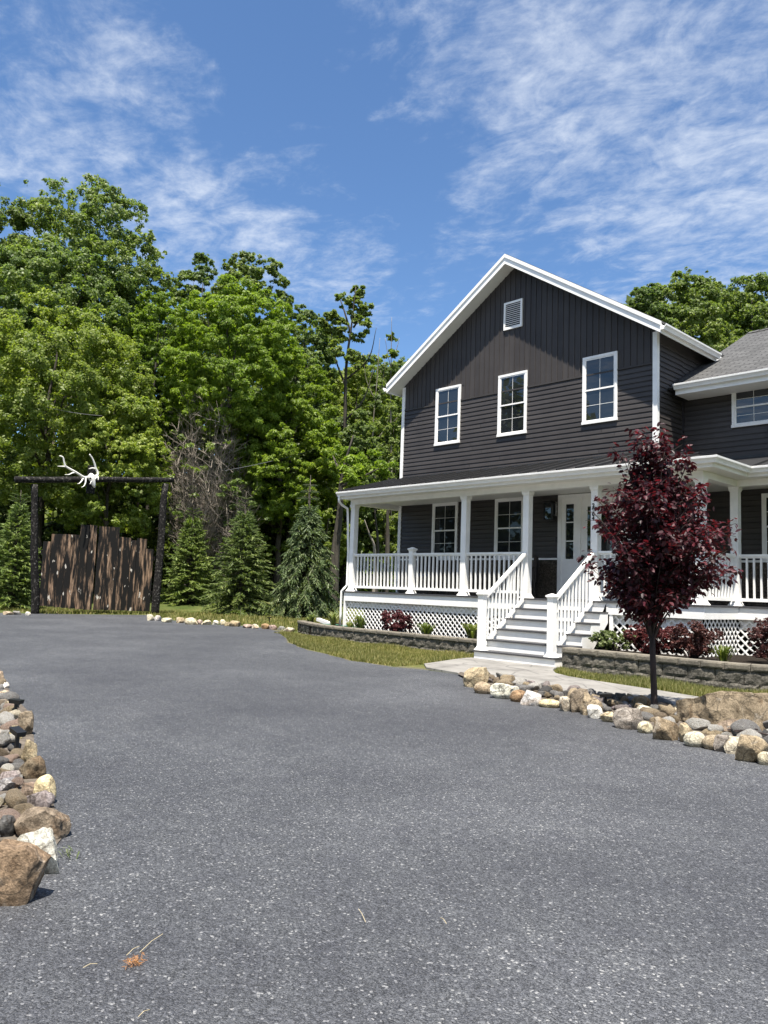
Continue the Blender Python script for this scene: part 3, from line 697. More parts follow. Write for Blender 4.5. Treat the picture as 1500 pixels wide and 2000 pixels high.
rm.add([(GX1-.03, GY1+.03, GZ-.01), (WE, GY1+.03, GZ-.01), (WE, S-.002, e2), (7.77, S-.002, e2)], [(0, 1, 2, 3)])
# rake closure at the left end
rm.add([(GX0-.02, GY0+.03, GZ-.012), (GX0-.02, -.002, zt-.002), (GX0-.02, -.002, zt-.12), (GX0-.02, GY0+.03, GZ-.13)], [(0, 1, 2, 3)])
x = GX0+.02
while x < GX1-.3:
    yt = -.002 if x < 7.46 else max(GY0+.2, -.002-(x-7.46)*(GY0+.03+.002)/(7.46-GX1+.03)*-1*-1) if False else (-.002 if x < 7.46 else (GY0+.03)+(GX1-.03-x)*(-.002-GY0-.03)/(GX1-.03-7.46))
    rm.beam((x, GY0+.06, GZ-.01+HD*.03+.022), (x, yt, GZ-.01+HD*(yt-GY0-.03)+.022), .024, .05); x += .44
y = GY0+.4
x = 9.2
while x < WE:
    y0 = GY1+.05; x_ = x
    rm.beam((x+.4, y0, GZ-.01+HD*.02+.018), (x+.4, S-.01, GZ-.01+HD*(S-.01-GY1-.03)+.018), .018, .036); x += .41
rm.beam((GX1-.03, GY0+.03, GZ+.005), (7.46, -.002, zt+.01), .05, .03)
rm.beam((W+.006, -.01, zt+.012), (W+.006, S-.01, zt+.03), .04, .05)
rm.build('porch_roof', 'metal_roof', H, fix=False)
fl = MB(); fl.box(0.07, W-.07, -.05, -.017, zt-.02, zt+.035); fl.box(W+.01, WE, S-.05, S-.017, e2-.02, e2+.035); fl.build('roof_flashing', 'metal_roof', H)
dsp = MB(); dsp.tube([(-.16, GY0+.06, GZ-.11), (-.17, GY0+.07, 3.50), (-.19, DY-.25, 3.42), (-.215, DY-.02, 3.34), (-.215, DY+.0, 3.22), (-.205, DY+.06, 2.2), (-.20, DY+.06, 1.36), (-.23, DY-.0, 1.28), (-.30, DY-.03, 1.2), (-.305, DY-.03, .6), (-.31, DY-.04, .30)], .031, 8)
dsp.build('downspout', 'white', H, True)

# ------------------------------------------------------------------ things on the porch
def armchair(name, label, x, y, rz, cush):
    t = thing(name, label, 'chair', (x, y, DZ), rz)
    def part(nm, m, mat): return m.build(nm, mat, None) 
    def put(nm, m, mat):
        me_o = m.build(nm, mat, None); me_o.parent = t; return me_o
    s = MB(); s.box(-.30, .30, -.30, .26, .36, .42); put('seat', s, 'wicker')
    b = MB(); b.prism([(-.30, .36), (.30, .36), (.33, .80), (.20, .95), (-.20, .95), (-.33, .80)], 'y', .24, .30); put('backrest', b, 'wicker')
    for sx in (-1, 1):
        a = MB(); a.tube([(sx*.33, .27, .70), (sx*.34, 0, .66), (sx*.34, -.28, .62), (sx*.33, -.32, .50), (sx*.31, -.30, .36)], .035, 8); a.box(sx*.32-.012, sx*.32+.012, -.27, .25, .40, .62); put('armrest', a, 'wicker')
        for sy in (-.27, .25):
            l = MB(); l.tube([(sx*.28, sy, .37), (sx*.30, sy*1.08, 0)], [.026, .02], 8); put('leg', l, 'wicker')
    c = MB(); c.box(-.27, .27, -.28, .22, .422, .50); o = put('seat_cushion', c, cush)
    bv = o.modifiers.new('bevel', 'BEVEL'); bv.width = .035; bv.segments = 3
    return t
armchair('wicker_armchair', 'dark wicker armchair with pale cushion beside the front door', 4.55, -.55, R(-60), 'cushion_pale')
armchair('wicker_armchair', 'dark wicker armchair with blue cushion behind the left porch railing', 1.55, -.62, R(25), 'cushion')
wreath = thing('door_wreath', 'green leafy wreath hanging on the front door behind the purple tree', 'wreath', (6.12, -.07, 2.78))
n = 900; a_ = rng.uniform(0, 2*np.pi, n); rr = .19+rng.normal(0, .035, n)
P = np.stack([np.cos(a_)*rr, rng.uniform(-.05, .01, n), np.sin(a_)*rr], 1); d_ = unit(rng.normal(size=(n, 3))); e_ = unit(np.cross(d_, rng.normal(size=(n, 3))))
V = np.concatenate([P-d_*.03, P+e_*.012, P+d_*.03, P-e_*.012], 1).reshape(-1, 3); F = np.arange(4*n).reshape(-1, 4)
npmesh('leaves', V, F, 'leaf_plant', wreath)

# ------------------------------------------------------------------ retaining walls
def retaining(name, label, path, ztop, courses, back):
    t = thing(name, label, 'retaining wall', (*path[0], 0))
    P = [Vector((*p, 0)) for p in path]; seg = [(b-a).length for a, b in zip(P, P[1:])]; T = sum(seg)
    def at(s):
        for a, b, l in zip(P, P[1:], seg):
            if s <= l+1e-9: return a+(b-a)*(s/l), (b-a)/l
            s -= l
        return P[-1], (P[-1]-P[-2]).normalized()
    z1 = ztop
    for ci, (h, w, nm, mat, dep) in enumerate(courses):
        m = MB(); s = -(ci % 2)*w*.5; z0 = z1-h
        while s < T:
            a0, a1 = max(0, s+.005), min(T, s+w-.005)
            if a1-a0 > .03:
                nu, nv = max(2, int((a1-a0)/.05)), 4
                grid = []
                front = .0 if nm == 'cap' else -.02
                for j in range(nv+1):
                    for i in range(nu+1):
                        sp = a0+(a1-a0)*i/nu; q, d = at(sp); nn = Vector((d.y, -d.x, 0)); zz = z0+.003+(h-.006)*j/nv
                        edge = (i in (0, nu)) or (j in (0, nv))
                        r = front-(.010 if edge else 0)+(0 if nm == 'cap' else noise.noise((sp*9, zz*9, ci*5))*.022+noise.noise((sp*25, zz*25, ci*5))*.008)
                        grid.append(q+nn*r+Vector((0, 0, zz)))
                fs = [(j*(nu+1)+i, j*(nu+1)+i+1, (j+1)*(nu+1)+i+1, (j+1)*(nu+1)+i) for j in range(nv) for i in range(nu)]
                base = len(grid)
                for j in (0, nv):
                    for i in range(nu+1):
                        q, d = at(a0+(a1-a0)*i/nu); nn = Vector((d.y, -d.x, 0)); grid.append(q-nn*dep+Vector((0, 0, z0+.003+(h-.006)*j/nv)))
                fs += [(nv*(nu+1)+i, nv*(nu+1)+i+1, base+nu+1+i+1, base+nu+1+i) for i in range(nu)]
                fs += [(base+i, base+i+1, base+nu+1+i+1, base+nu+1+i) for i in range(nu)]
                fs += [(0, base, base+nu+1, nv*(nu+1)), (nu, nv*(nu+1)+nu, base+2*nu+1, base+nu)]
                m.add(grid, fs)
            s += w
        m.build(nm+'_course', mat, t, fix=True); z1 = z0
    bk = MB()
    for a, b in zip(P, P[1:]):
        d = (b-a).normalized(); nn = Vector((d.y, -d.x, 0)); bk.add([a-nn*.06+Vector((0, 0, -.1)), b-nn*.06+Vector((0, 0, -.1)), b-nn*.06+Vector((0, 0, ztop-.05)), a-nn*.06+Vector((0, 0, ztop-.05))], [(0, 1, 2, 3)])
    bk.build('backfill', 'foundation', t)
    return t
def curve(pts, n=6):
    P = [np.array(p, float) for p in pts]; P = [2*P[0]-P[1]]+P+[2*P[-1]-P[-2]]; out = []
    for i in range(1, len(P)-2):
        for k in range(n):
            t = k/n; out.append(tuple(.5*((2*P[i])+(-P[i-1]+P[i+1])*t+(2*P[i-1]-5*P[i]+4*P[i+1]-P[i+2])*t*t+(-P[i-1]+3*P[i]-3*P[i+1]+P[i+2])*t**3)))
    return out+[tuple(P[-2])]
retaining('retaining_wall', 'low grey block retaining wall left of the porch stairs', curve([(-2.55, -1.40), (-1.3, -1.98), (0, -2.39), (1.6, -2.52), (3.4, -2.57), (5.30, -2.64)]), .335,
          [(.085, .42, 'cap', 'cap', .24), (.19, .40, 'block', 'block', .1), (.09, .40, 'block', 'block', .1)], .3)
retaining('retaining_wall', 'grey block retaining wall right of the porch stairs behind the purple tree', curve([(7.36, -3.30), (8.5, -3.36), (9.83, -3.43), (10.55, -3.40), (10.95, -3.15), (11.3, -2.7), (12.0, -2.35), (14, -2.3)]), .39,
          [(.10, .36, 'cap', 'cap', .26), (.185, .42, 'block', 'block', .1), (.15, .42, 'block', 'block', .1)], .3)

# ------------------------------------------------------------------ charred log gateway with skull
gate = thing('ranch_gateway', 'charred log gateway with uneven burnt board gates at the driveway end', 'gateway', (-13.4, -2.4, 0))
def logpts(p, q, r0, r1, n=14, wob_=.05, seed=0):
    p, q = Vector(p), Vector(q); pts, rad = [], []
    for i in range(n+1):
        t = i/n; o = Vector((noise.noise((t*3, seed, 1)), noise.noise((t*3, seed, 4)), noise.noise((t*3, seed, 7))))*wob_
        pts.append(p+(q-p)*t+o); rad.append((r0+(r1-r0)*t)*(1+.10*noise.noise((t*9, seed, 2))))
    return pts, rad
m_ = MB(); m_.tube(*logpts((-13.35, -4.58, -.2), (-13.4, -4.93, 4.55), 1.0*.145, .11, seed=1), 12); m_.build('gate_post', 'charlog', gate, True)
m_ = MB(); m_.tube(*logpts((-13.3, -.02, -.2), (-13.4, .12, 5.16), .165, .13, seed=2), 12); m_.build('gate_post', 'charlog', gate, True)
m_ = MB(); m_.tube(*logpts((-13.4, -5.60, 4.64), (-13.4, .45, 5.36), .118, .105, 20, .05, 3), 12); m_.build('cross_beam', 'charlog', gate, True)
m_ = MB(); m_.box(-13.52, -13.44, -3.02, -2.72, 4.45, 5.5); m_.build('skull_board', 'charlog', gate)
# boards: top heights read along the gateway
def boards(name, spec):
    m = MB()
    for (y0, y1, zb_, zt_) in spec:
        tilt = random.uniform(-.012, .012); yy = -13.36+random.uniform(-.015, .015)
        m.add([(yy, y0+.006, zb_), (yy, y1-.006, zb_+.01), (yy+.0, y1-.006+tilt, zt_+random.uniform(-.012, .012)), (yy, y0+.006+tilt, zt_), (yy-.05, y0+.006, zb_), (yy-.05, y1-.006, zb_+.01), (yy-.05, y1-.006+tilt, zt_), (yy-.05, y0+.006+tilt, zt_)],
              [(0, 1, 2, 3), (7, 6, 5, 4), (0, 4, 5, 1), (1, 5, 6, 2), (2, 6, 7, 3), (3, 7, 4, 0)])
    return m.build(name, 'charboard', gate)
y = -4.46; leafl = []; leafr = []
for k, (h_, w_) in enumerate(((2.56, .27), (2.84, .26), (2.86, .26), (2.87, .25), (2.88, .25), (3.27, .31), (3.28, .31))): leafl.append((y, y+w_, .27-.02*k, h_)); y += w_
y += .07
for k, (h_, w_) in enumerate(((3.26, .40), (3.27, .42), (2.92, .24), (2.91, .24), (2.83, .24), (2.92, .21), (2.91, .20), (2.53, .31))): leafr.append((y, y+w_, .15-.006*k, h_)); y += w_
boards('gate_leaf', leafl); boards('gate_leaf', leafr)
for a, b_, in ((-4.5, leafl[-1][1]), (leafr[0][0], -.1)):
    for z in (.75, 2.1):
        m_ = MB(); m_.box(-13.50, -13.44, a, b_, z, z+.16); m_.build('gate_rail', 'charlog', gate)

sk = thing('elk_skull', 'bleached elk skull with long antlers hung on the gateway beam', 'animal skull', (-13.1, -2.95, 4.95))
def GP3(px, py, dx=0.0):      # point on the gateway face, dx metres towards the drive
    d = ray(px, py); t = (-13.12+dx-CAM[0])/d[0]; return CAM+d*t
def zz3(u, v, dx=0.0): return GP3(100+u/12.5, 870+v/12.5, dx)
def tine(pts, r0, r1):
    p = [Vector(zz3(*q)) for q in pts]; c = [tuple(x_) for x_ in curve([tuple(q) for q in p], 5)] if len(p) > 2 else p
    n_ = len(c); m = MB(); m.tube(c, [r0+(r1-r0)*(i/(n_-1))**1.3 for i in range(n_)], 8); return m
def antler(beam, tines):
    m = tine(beam, .045, .022)
    for t_ in tines: q = tine(t_, .03, .008); m.add(q.v, q.f)
    return m.build('antler', 'bone', sk, True)
antler([(930, 770, .05), (800, 775, .12), (620, 665, .18), (450, 570, .22), (350, 505, .24), (318, 420, .25), (285, 290, .26), (205, 255, .26)],
       [[(840, 790, .12), (840, 900, .2), (800, 990, .25), (735, 1022, .28)], [(790, 790, .12), (740, 870, .2), (690, 925, .26), (640, 938, .3)], [(560, 665, .2), (500, 680, .26), (430, 712, .3), (330, 712, .32)], [(350, 515, .24), (260, 512, .25), (155, 507, .26)]])
antler([(1000, 760, .05), (1120, 735, .02), (1135, 660, .0), (1090, 560, .0), (1050, 420, .02), (1000, 310, .03), (935, 215, .05)],
       [[(1120, 735, .02), (1145, 780, .1), (1148, 850, .15)], [(1085, 570, .0), (1000, 552, .05), (915, 572, .1)], [(1110, 770, .05), (1040, 850, .12), (980, 880, .2), (945, 950, .25)]])
m_ = MB(); m_.tube([zz3(975, 700, .03), zz3(975, 750, .08), zz3(985, 800, .10), zz3(1015, 870, .12), zz3(1040, 960, .14), zz3(1060, 1030, .15)], [.06, .125, .12, .095, .07, .03], 12); m_.build('skull', 'bone', sk, True)
m_ = MB(); m_.tube([zz3(955, 800, .19), zz3(957, 803, .215)], .035, 8); m_.tube([zz3(1022, 800, .17), zz3(1024, 803, .20)], .035, 8); m_.tube([zz3(1052, 985, .2), zz3(1055, 1000, .215)], .022, 8); m_.build('eye_socket', 'black', sk)

# ------------------------------------------------------------------ rocks
def ico(sub):
    import bmesh
    bm = bmesh.new(); bmesh.ops.create_icosphere(bm, subdivisions=sub, radius=1); bm.verts.ensure_lookup_table()
    V = np.array([v.co[:] for v in bm.verts]); F = np.array([[v.index for v in f.verts] for f in bm.faces]); bm.free(); return V, F
ICO = {k: ico(k) for k in (2, 3, 4, 5)}
def rock_mesh(seed, style, sub, planes=None):
    """unit rock; 'round' is a cobble, 'block' is cut by fracture planes, 'rough' is in between"""
    r = np.random.default_rng(seed); V, F = ICO[sub]; V = V.copy()
    if style != 'round':
        n = {'block': 11, 'rough': 16, 'slab': 9}[style]; lim = {'block': (.50, .80), 'rough': (.56, .88), 'slab': (.52, .8)}[style]
        N = unit(r.normal(size=(n, 3))); D = r.uniform(*lim, n)
        N = np.concatenate([N, [[0, 0, 1], [0, 0, -1]]]); D = np.concatenate([D, [.62 if style != 'rough' else .8, .7]])
        if planes is not None: N = np.concatenate([unit(np.array([p_[:3] for p_ in planes], float)), N[:5]]); D = np.concatenate([[p_[3] for p_ in planes], D[:5]+.08])
        for nn, dd in zip(N, D):
            s = V@nn; ex = np.maximum(0, s-dd); V -= ex[:, None]*nn*.97
    fr = 1.5 if style == 'round' else 2.3
    amp = .10 if style == 'round' else .09
    k = seed*1.7
    disp = np.array([noise.noise(Vector(v)*fr+Vector((k, 0, 0)))*amp+noise.noise(Vector(v)*fr*2.6+Vector((0, k, 0)))*amp*.45*(.4 if style == 'round' else 1)+noise.noise(Vector(v)*fr*7+Vector((0, 0, k)))*amp*.22*(.2 if style == 'round' else 1) for v in V])
    V = V+unit(V)*disp[:, None]
    mx = np.abs(V).max(0); V = V/mx
    if planes is not None: V[:, 2] /= V[:, 2].max()
    return V, F
COLS = dict(brown=(.20, .158, .112), rust=(.235, .165, .105), pale=(.37, .36, .335), tan=(.33, .265, .18), cream=(.50, .45, .34), white=(.60, .575, .51), grey=(.21, .205, .20), mauve=(.225, .195, .185), olive=(.215, .168, .108), yellow=(.52, .44, .28), dark=(.085, .083, .082), orange=(.31, .205, .11), pinkish=(.36, .27, .22))
ROCKN = [0]
def rock(px0, px1, py0, py1, col, style, label, group, rot=0, name='rock', flat=None, z0=0.0, sub=3, lift=.0, planes=None):
    ROCKN[0] += 1; seed = ROCKN[0]
    pc, bot = (px0+px1)/2, py1
    g0 = ground(pc, bot, z0); d0 = (g0-CAM)@FW
    w = (px1-px0)*d0/FOC/2; Hh = (py1-py0)*d0/FOC/2*(1.0 if style == 'round' else 1.1)
    th = math.atan2(CAM[2], math.hypot(g0[0]-CAM[0], g0[1]-CAM[1]))
    b = w*(.8 if style != 'slab' else .55)
    c = math.sqrt(max((.42*w)**2, Hh**2-(b*math.sin(th))**2))/math.cos(th)
    if flat: c = flat
    # the visible foot lies on the ground; centre sits a depth radius behind it, a little buried
    cz = z0+c*.55
    dvec = np.array([FW[0], FW[1]])/math.hypot(FW[0], FW[1])
    e = w*.8*.75
    cen = ground(pc, bot, z0)[:2]+dvec*e*.8
    dc = (np.array([*cen, cz])-CAM)@FW; k = dc/d0
    V, F = rock_mesh(seed, style, sub, planes)
    ax = math.atan2(RT[1], RT[0])
    cr, sr = math.cos(rot), math.sin(rot)
    # tilt in the plane facing the driver, then scale
    X = V[:, 0]*w*k; Y = V[:, 1]*b*k; Z = V[:, 2]*c*k
    if rot: X, Z = X*cr-Z*sr, X*sr+Z*cr
    ca, sa = math.cos(ax), math.sin(ax)
    P = np.stack([X*ca-Y*sa, X*sa+Y*ca, Z], 1)
    me = npmesh(name, P, F, 'rock', smooth=True, link_it=False)
    if style != 'round':
        try: me.set_sharp_from_angle(angle=R(32))
        except Exception: pass
    o = bpy.data.objects.new(name, me); COL.objects.link(o); o.location = (cen[0], cen[1], cz+lift)
    base = COLS[col]; j = rng.uniform(.88, 1.12); o.color = (base[0]*j, base[1]*j*rng.uniform(.97, 1.03), base[2]*j*rng.uniform(.93, 1.07), 1)
    return props(o, label, 'rock', group)

GL = 'rocks edging the near left driveway bed'
for a in [
    (-48, 76, 1632, 1766, 'rust', 'block', 'large rust-topped angular brown rock, nearest one at the lower left edge', 0),
    (14, 110, 1612, 1712, 'white', 'rough', 'big cream-white rock right behind the rusty angular rock at lower left', 0),
    (16, 122, 1572, 1644, 'brown', 'rough', 'wide rounded brown rock behind the big cream-white rock', 0),
    (58, 104, 1502, 1572, 'yellow', 'round', 'smooth upright egg-shaped yellow-cream stone on the left border', 0),
    (26, 78, 1524, 1569, 'brown', 'block', 'dark brown squarish rock tucked left of the yellow egg-shaped stone', 0),
    (34, 100, 1545, 1584, 'mauve', 'slab', 'grey-brown slab wedged below the yellow egg-shaped stone', .35),
    (28, 82, 1475, 1524, 'olive', 'rough', 'olive-tan lumpy rock directly behind the yellow egg-shaped stone', 0),
    (33, 70, 1440, 1494, 'tan', 'rough', 'speckled tan upright rock beside the nearer left garden light', 0),
    (30, 64, 1381, 1437, 'brown', 'block', 'tall brown layered rock between the two left garden lights', .2),
    (12, 40, 1413, 1446, 'yellow', 'block', 'small ochre rock between the two left garden light stakes', 0),
    (8, 26, 1364, 1390, 'yellow', 'block', 'narrow ochre rock beside the farther left garden light', .4),
    (-10, 19, 1343, 1368, 'tan', 'round', 'rounded tan rock ahead of the farther left garden light', 0),
    (-16, 16, 1362, 1386, 'brown', 'block', 'dark brown low rock left of the farther garden light', 0),
    (-14, 14, 1326, 1345, 'white', 'rough', 'small white rock at the far end of the left border', 0),
    (-12, 6, 1308, 1330, 'tan', 'rough', 'farthest tan rock of the left border at the photo edge', 0),
    (-14, 31, 1552, 1574, 'yellow', 'round', 'flat yellow oval stone beside the wide rounded brown rock', 0),
    (-20, 32, 1517, 1547, 'grey', 'rough', 'pale grey stone left of the dark brown squarish rock', 0),
    (-6, 36, 1503, 1528, 'mauve', 'rough', 'rough white and mauve stone below the pink stone', 0),
    (0, 29, 1491, 1510, 'pinkish', 'round', 'salmon pink stone in the left rock bed', 0),
    (-18, 24, 1590, 1640, 'dark', 'rough', 'dark grey stone tucked behind the wide brown rock', 0)]:
    rock(*a[:4], a[4], a[5], a[6], GL, a[7], sub=4)
U = lambda u: 880+u/2.419
Vv = lambda v: 1260+v/2.419
GRR = 'rocks edging the driveway by the walkway'
for a in [
    (72, 200, 104, 196, 'tan', 'rough', 'big tan mossy rock at the walkway end of the right border', 0),
    (116, 196, 168, 226, 'tan', 'round', 'rounded tan stone leaning below the big mossy rock', 0),
    (195, 318, 180, 250, 'white', 'rough', 'rough whitish low rock next to the round orange stone', 0),
    (288, 366, 206, 265, 'orange', 'round', 'round orange-tan stone in the right border', 0),
    (340, 430, 214, 281, 'white', 'rough', 'rough white rock just right of the round orange stone', 0),
    (428, 520, 257, 292, 'yellow', 'round', 'low yellowish flat stone left of the upright cream stone', 0),
    (512, 572, 242, 308, 'cream', 'rough', 'upright cream stone left of the tall brown rock', 0),
    (565, 660, 196, 312, 'brown', 'block', 'tallest rough brown rock of the right border', 0),
    (606, 716, 232, 328, 'tan', 'block', 'tan wedge-shaped rock leaning on the tall brown rock', -.5),
    (653, 722, 282, 342, 'white', 'rough', 'pale white rock left of the black garden light', 0),
    (712, 798, 314, 360, 'yellow', 'rough', 'cream and yellow rock at the foot of the black garden light', 0),
    (785, 912, 298, 392, 'mauve', 'rough', 'rough mottled brown-grey rock in front of the tree trunk', 0),
    (892, 958, 356, 412, 'cream', 'round', 'round cream stone left of the long brown slab', 0),
    (954, 1088, 344, 445, 'olive', 'slab', 'long brown leaning slab at the driveway edge', -.35),
    (1085, 1162, 366, 455, 'tan', 'rough', 'tan slanted rock right of the long brown slab', .5),
    (1118, 1212, 402, 476, 'cream', 'round', 'smooth cream-white cobble with a rusty side', 0),
    (1204, 1292, 420, 490, 'tan', 'round', 'rounded grey-tan cobble right of the cream-white cobble', 0),
    (1254, 1350, 424, 500, 'mauve', 'rough', 'grey-brown knobbly rock between two pale rocks near the right photo edge', 0),
    (1308, 1392, 434, 510, 'cream', 'rough', 'yellowish cream rock left of the big mottled rock', 0),
    (1362, 1502, 430, 548, 'tan', 'rough', 'big mottled tan-grey rock at the right photo edge', 0),
    (1462, 1530, 500, 562, 'cream', 'round', 'cream stone cut off by the right photo edge', 0),
    (1278, 1412, 350, 420, 'brown', 'rough', 'brown rock lying in front of the huge flat boulder', 0),
    (868, 948, 230, 300, 'orange', 'round', 'smooth orange-brown stone by the path left of the trunk', 0),
    (872, 948, 252, 300, 'pinkish', 'round', 'rounded pinkish tan stone touching the trunk', 0),
    (884, 972, 284, 338, 'white', 'rough', 'bone-white knobbly rock at the foot of the trunk', 0),
    (770, 832, 222, 288, 'dark', 'block', 'dark charcoal rock behind the garden light by the path', 0),
    (826, 868, 228, 272, 'tan', 'rough', 'small tan rock beside the dark charcoal rock', 0),
    (970, 1052, 268, 312, 'orange', 'round', 'orange tan stone just right of the trunk at the path', 0),
    (1046, 1154, 278, 326, 'tan', 'round', 'wide tan cobble between the trunk and the huge boulder', 0),
    (1140, 1186, 276, 332, 'tan', 'rough', 'grey-tan rock touching the left end of the huge boulder', 0),
    (358, 408, 166, 208, 'mauve', 'rough', 'grey-brown stone near the path left of the cement walk bend', 0),
    (1190, 1262, 376, 412, 'white', 'round', 'white cobble below the huge flat boulder', 0),
    (1202, 1302, 398, 436, 'brown', 'round', 'flat brown stone behind the grey-tan cobble', 0),
    (1094, 1164, 312, 356, 'grey', 'rough', 'grey stone left of the huge boulder', 0),
    (1132, 1206, 330, 392, 'brown', 'block', 'brown angular rock at the left foot of the huge boulder', 0),
    (140, 190, 112, 165, 'brown', 'block', 'dark cracked stone on the big mossy rock shoulder', 0),
    (1345, 1395, 418, 442, 'pinkish', 'round', 'small pinkish cobble in front of the brown rock below the boulder', 0),
    (1385, 1450, 428, 462, 'white', 'round', 'small white cobble behind the big mottled rock', 0),
    (770, 862, 278, 316, 'mauve', 'rough', 'mauve-grey flat stone behind the mottled rock', 0)]:
    k_ = .07*(a[1]-a[0]); h_ = .13*(a[3]-a[2]); rock(U(a[0]-k_), U(a[1]+k_), Vv(a[2]-h_), Vv(a[3]+.03*(a[3]-a[2])), a[4], a[5], a[6], GRR, a[7], sub=4 if a[1]-a[0] > 90 else 3, z0=.01)
rock(1362, 1600, 1361, 1436, 'brown', 'block', 'huge flat brown boulder with dark cracks at the right photo edge', None, 0, 'boulder', sub=5, planes=[(0, .12, 1, .46), (-.1, -1, .35, .55), (-1, -.25, .1, .58), (1, -.2, 0, .7), (-.5, -.8, .5, .60), (.4, -.7, .7, .62), (-.2, .3, 1, .50)])
GF = 'rocks along the far driveway edge'
far = [(3, 23, 1192, 1201, 'tan', 'tan rock at the far left driveway edge left of the gateway'), (23, 41, 1192, 1201, 'grey', 'grey rock left of the left gate post'), (47, 59, 1193, 1202, 'white', 'small white rock beside the left gate post')]
words = ['first', 'second', 'third', 'fourth', 'fifth', 'sixth', 'seventh', 'eighth', 'ninth', 'tenth', 'eleventh', 'twelfth', 'thirteenth', 'fourteenth', 'fifteenth', 'sixteenth', 'seventeenth', 'eighteenth']
lst = [(283, 300, 1197, 1212, 'cream'), (298, 314, 1200, 1213, 'white'), (314, 336, 1205, 1216, 'cream'), (341, 359, 1203, 1217, 'tan'), (360, 386, 1204, 1220, 'cream'), (383, 396, 1208, 1220, 'pinkish'), (392, 413, 1208, 1221, 'cream'),
       (414, 426, 1210, 1220, 'white'), (425, 441, 1208, 1221, 'cream'), (437, 448, 1213, 1223, 'tan'), (446, 472, 1210, 1224, 'tan'), (472, 494, 1218, 1227, 'pinkish'), (490, 505, 1217, 1228, 'cream'), (509, 526, 1216, 1229, 'orange'),
       (523, 541, 1218, 1230, 'pinkish'), (539, 557, 1221, 1231, 'grey'), (551, 575, 1222, 1237, 'cream')]
for wd, a in zip(words, lst): far.append((*a[:4], a[4], '%s %s rock counting from the right gate post along the far driveway edge' % (wd, a[4].replace('orange', 'orange-brown'))))
for i, a in enumerate(far): rock(*a[:4], a[4], 'rough' if i % 3 else 'block', a[5], GF, 0, sub=3)

# loose stones filling the beds: six stone shapes shared by many separate stones
fill_me = []
for k in range(7):
    V, F = rock_mesh(300+k, ('block', 'rough', 'block', 'round')[k % 4], 3); V = V*np.array([1, .8, .62]); me = npmesh('stone', V, F, 'rock', smooth=True, link_it=False); fill_me.append(me)
def inside(p, poly):
    c = False
    for (x0, y0), (x1, y1) in zip(poly, poly[1:]+poly[:1]):
        if (y0 > p[1]) != (y1 > p[1]) and p[0] < (x1-x0)*(p[1]-y0)/(y1-y0)+x0: c = not c
    return c
def fill(poly, n, r0, r1, z, label, group, cols, near):
    xs = [p[0] for p in poly]; ys = [p[1] for p in poly]; got = []; tries = 0
    while len(got) < n and tries < 30000:
        tries += 1
        p = (random.uniform(min(xs), max(xs)), random.uniform(min(ys), max(ys)))
        if not inside(p, poly): continue
        r = random.uniform(r0, r1)
        if any((p[0]-q[0])**2+(p[1]-q[1])**2 < (.82*(r+q[2]))**2 for q in got): continue
        d = np.array([*p, .05])-CAM; dd = d@FW; u = 750+FOC*(d@RT)/dd
        if dd < .5 or u < -60 or u > 1560: continue
        got.append((*p, r))
        o = bpy.data.objects.new('stone', random.choice(fill_me)); COL.objects.link(o)
        o.location = (p[0], p[1], z+r*.28+(.02 if random.random() < .3 else 0)); o.scale = (r, r, r*random.uniform(.7, 1.1)); o.rotation_euler = (random.uniform(-.4, .4), random.uniform(-.4, .4), random.uniform(0, 6.3))
        b_ = COLS[random.choice(cols)]; j = random.uniform(.8, 1.15); o.color = (b_[0]*j, b_[1]*j, b_[2]*j, 1)
        props(o, label, 'stone', group)
FILLR = [(7.1, -5.6), (7.7, -6.05), (8.8, -6.68), (9.8, -7.08), (10.7, -7.3), (11.3, -7.5), (12.3, -7.9), (13.2, -8.2), (13.6, -7.0), (12.2, -6.9), (11.5, -6.3), (10.0, -6.18), (9, -6.05), (8, -5.85)]
fill(FILLR, 165, .045, .15, .036, 'loose small stone filling the rock bed beside the walkway', 'loose stones by the walkway', ['grey', 'pale', 'mauve', 'dark', 'brown', 'tan', 'grey', 'tan', 'pale', 'olive'], 1)
FILLL = [(3, -11.25), (6.05, -12.05), (7.5, -12.38), (9.0, -12.92), (10.4, -13.36), (11.0, -13.62), (11.2, -13.9), (10.9, -14.4), (9, -13.9), (6, -12.9), (3, -12)]
fill(FILLL, 125, .04, .115, .012, 'loose small stone filling the rock bed at the left photo edge', 'loose stones in the left bed', ['grey', 'pale', 'pale', 'cream', 'tan', 'white', 'brown', 'pinkish', 'mauve', 'tan'], 1)

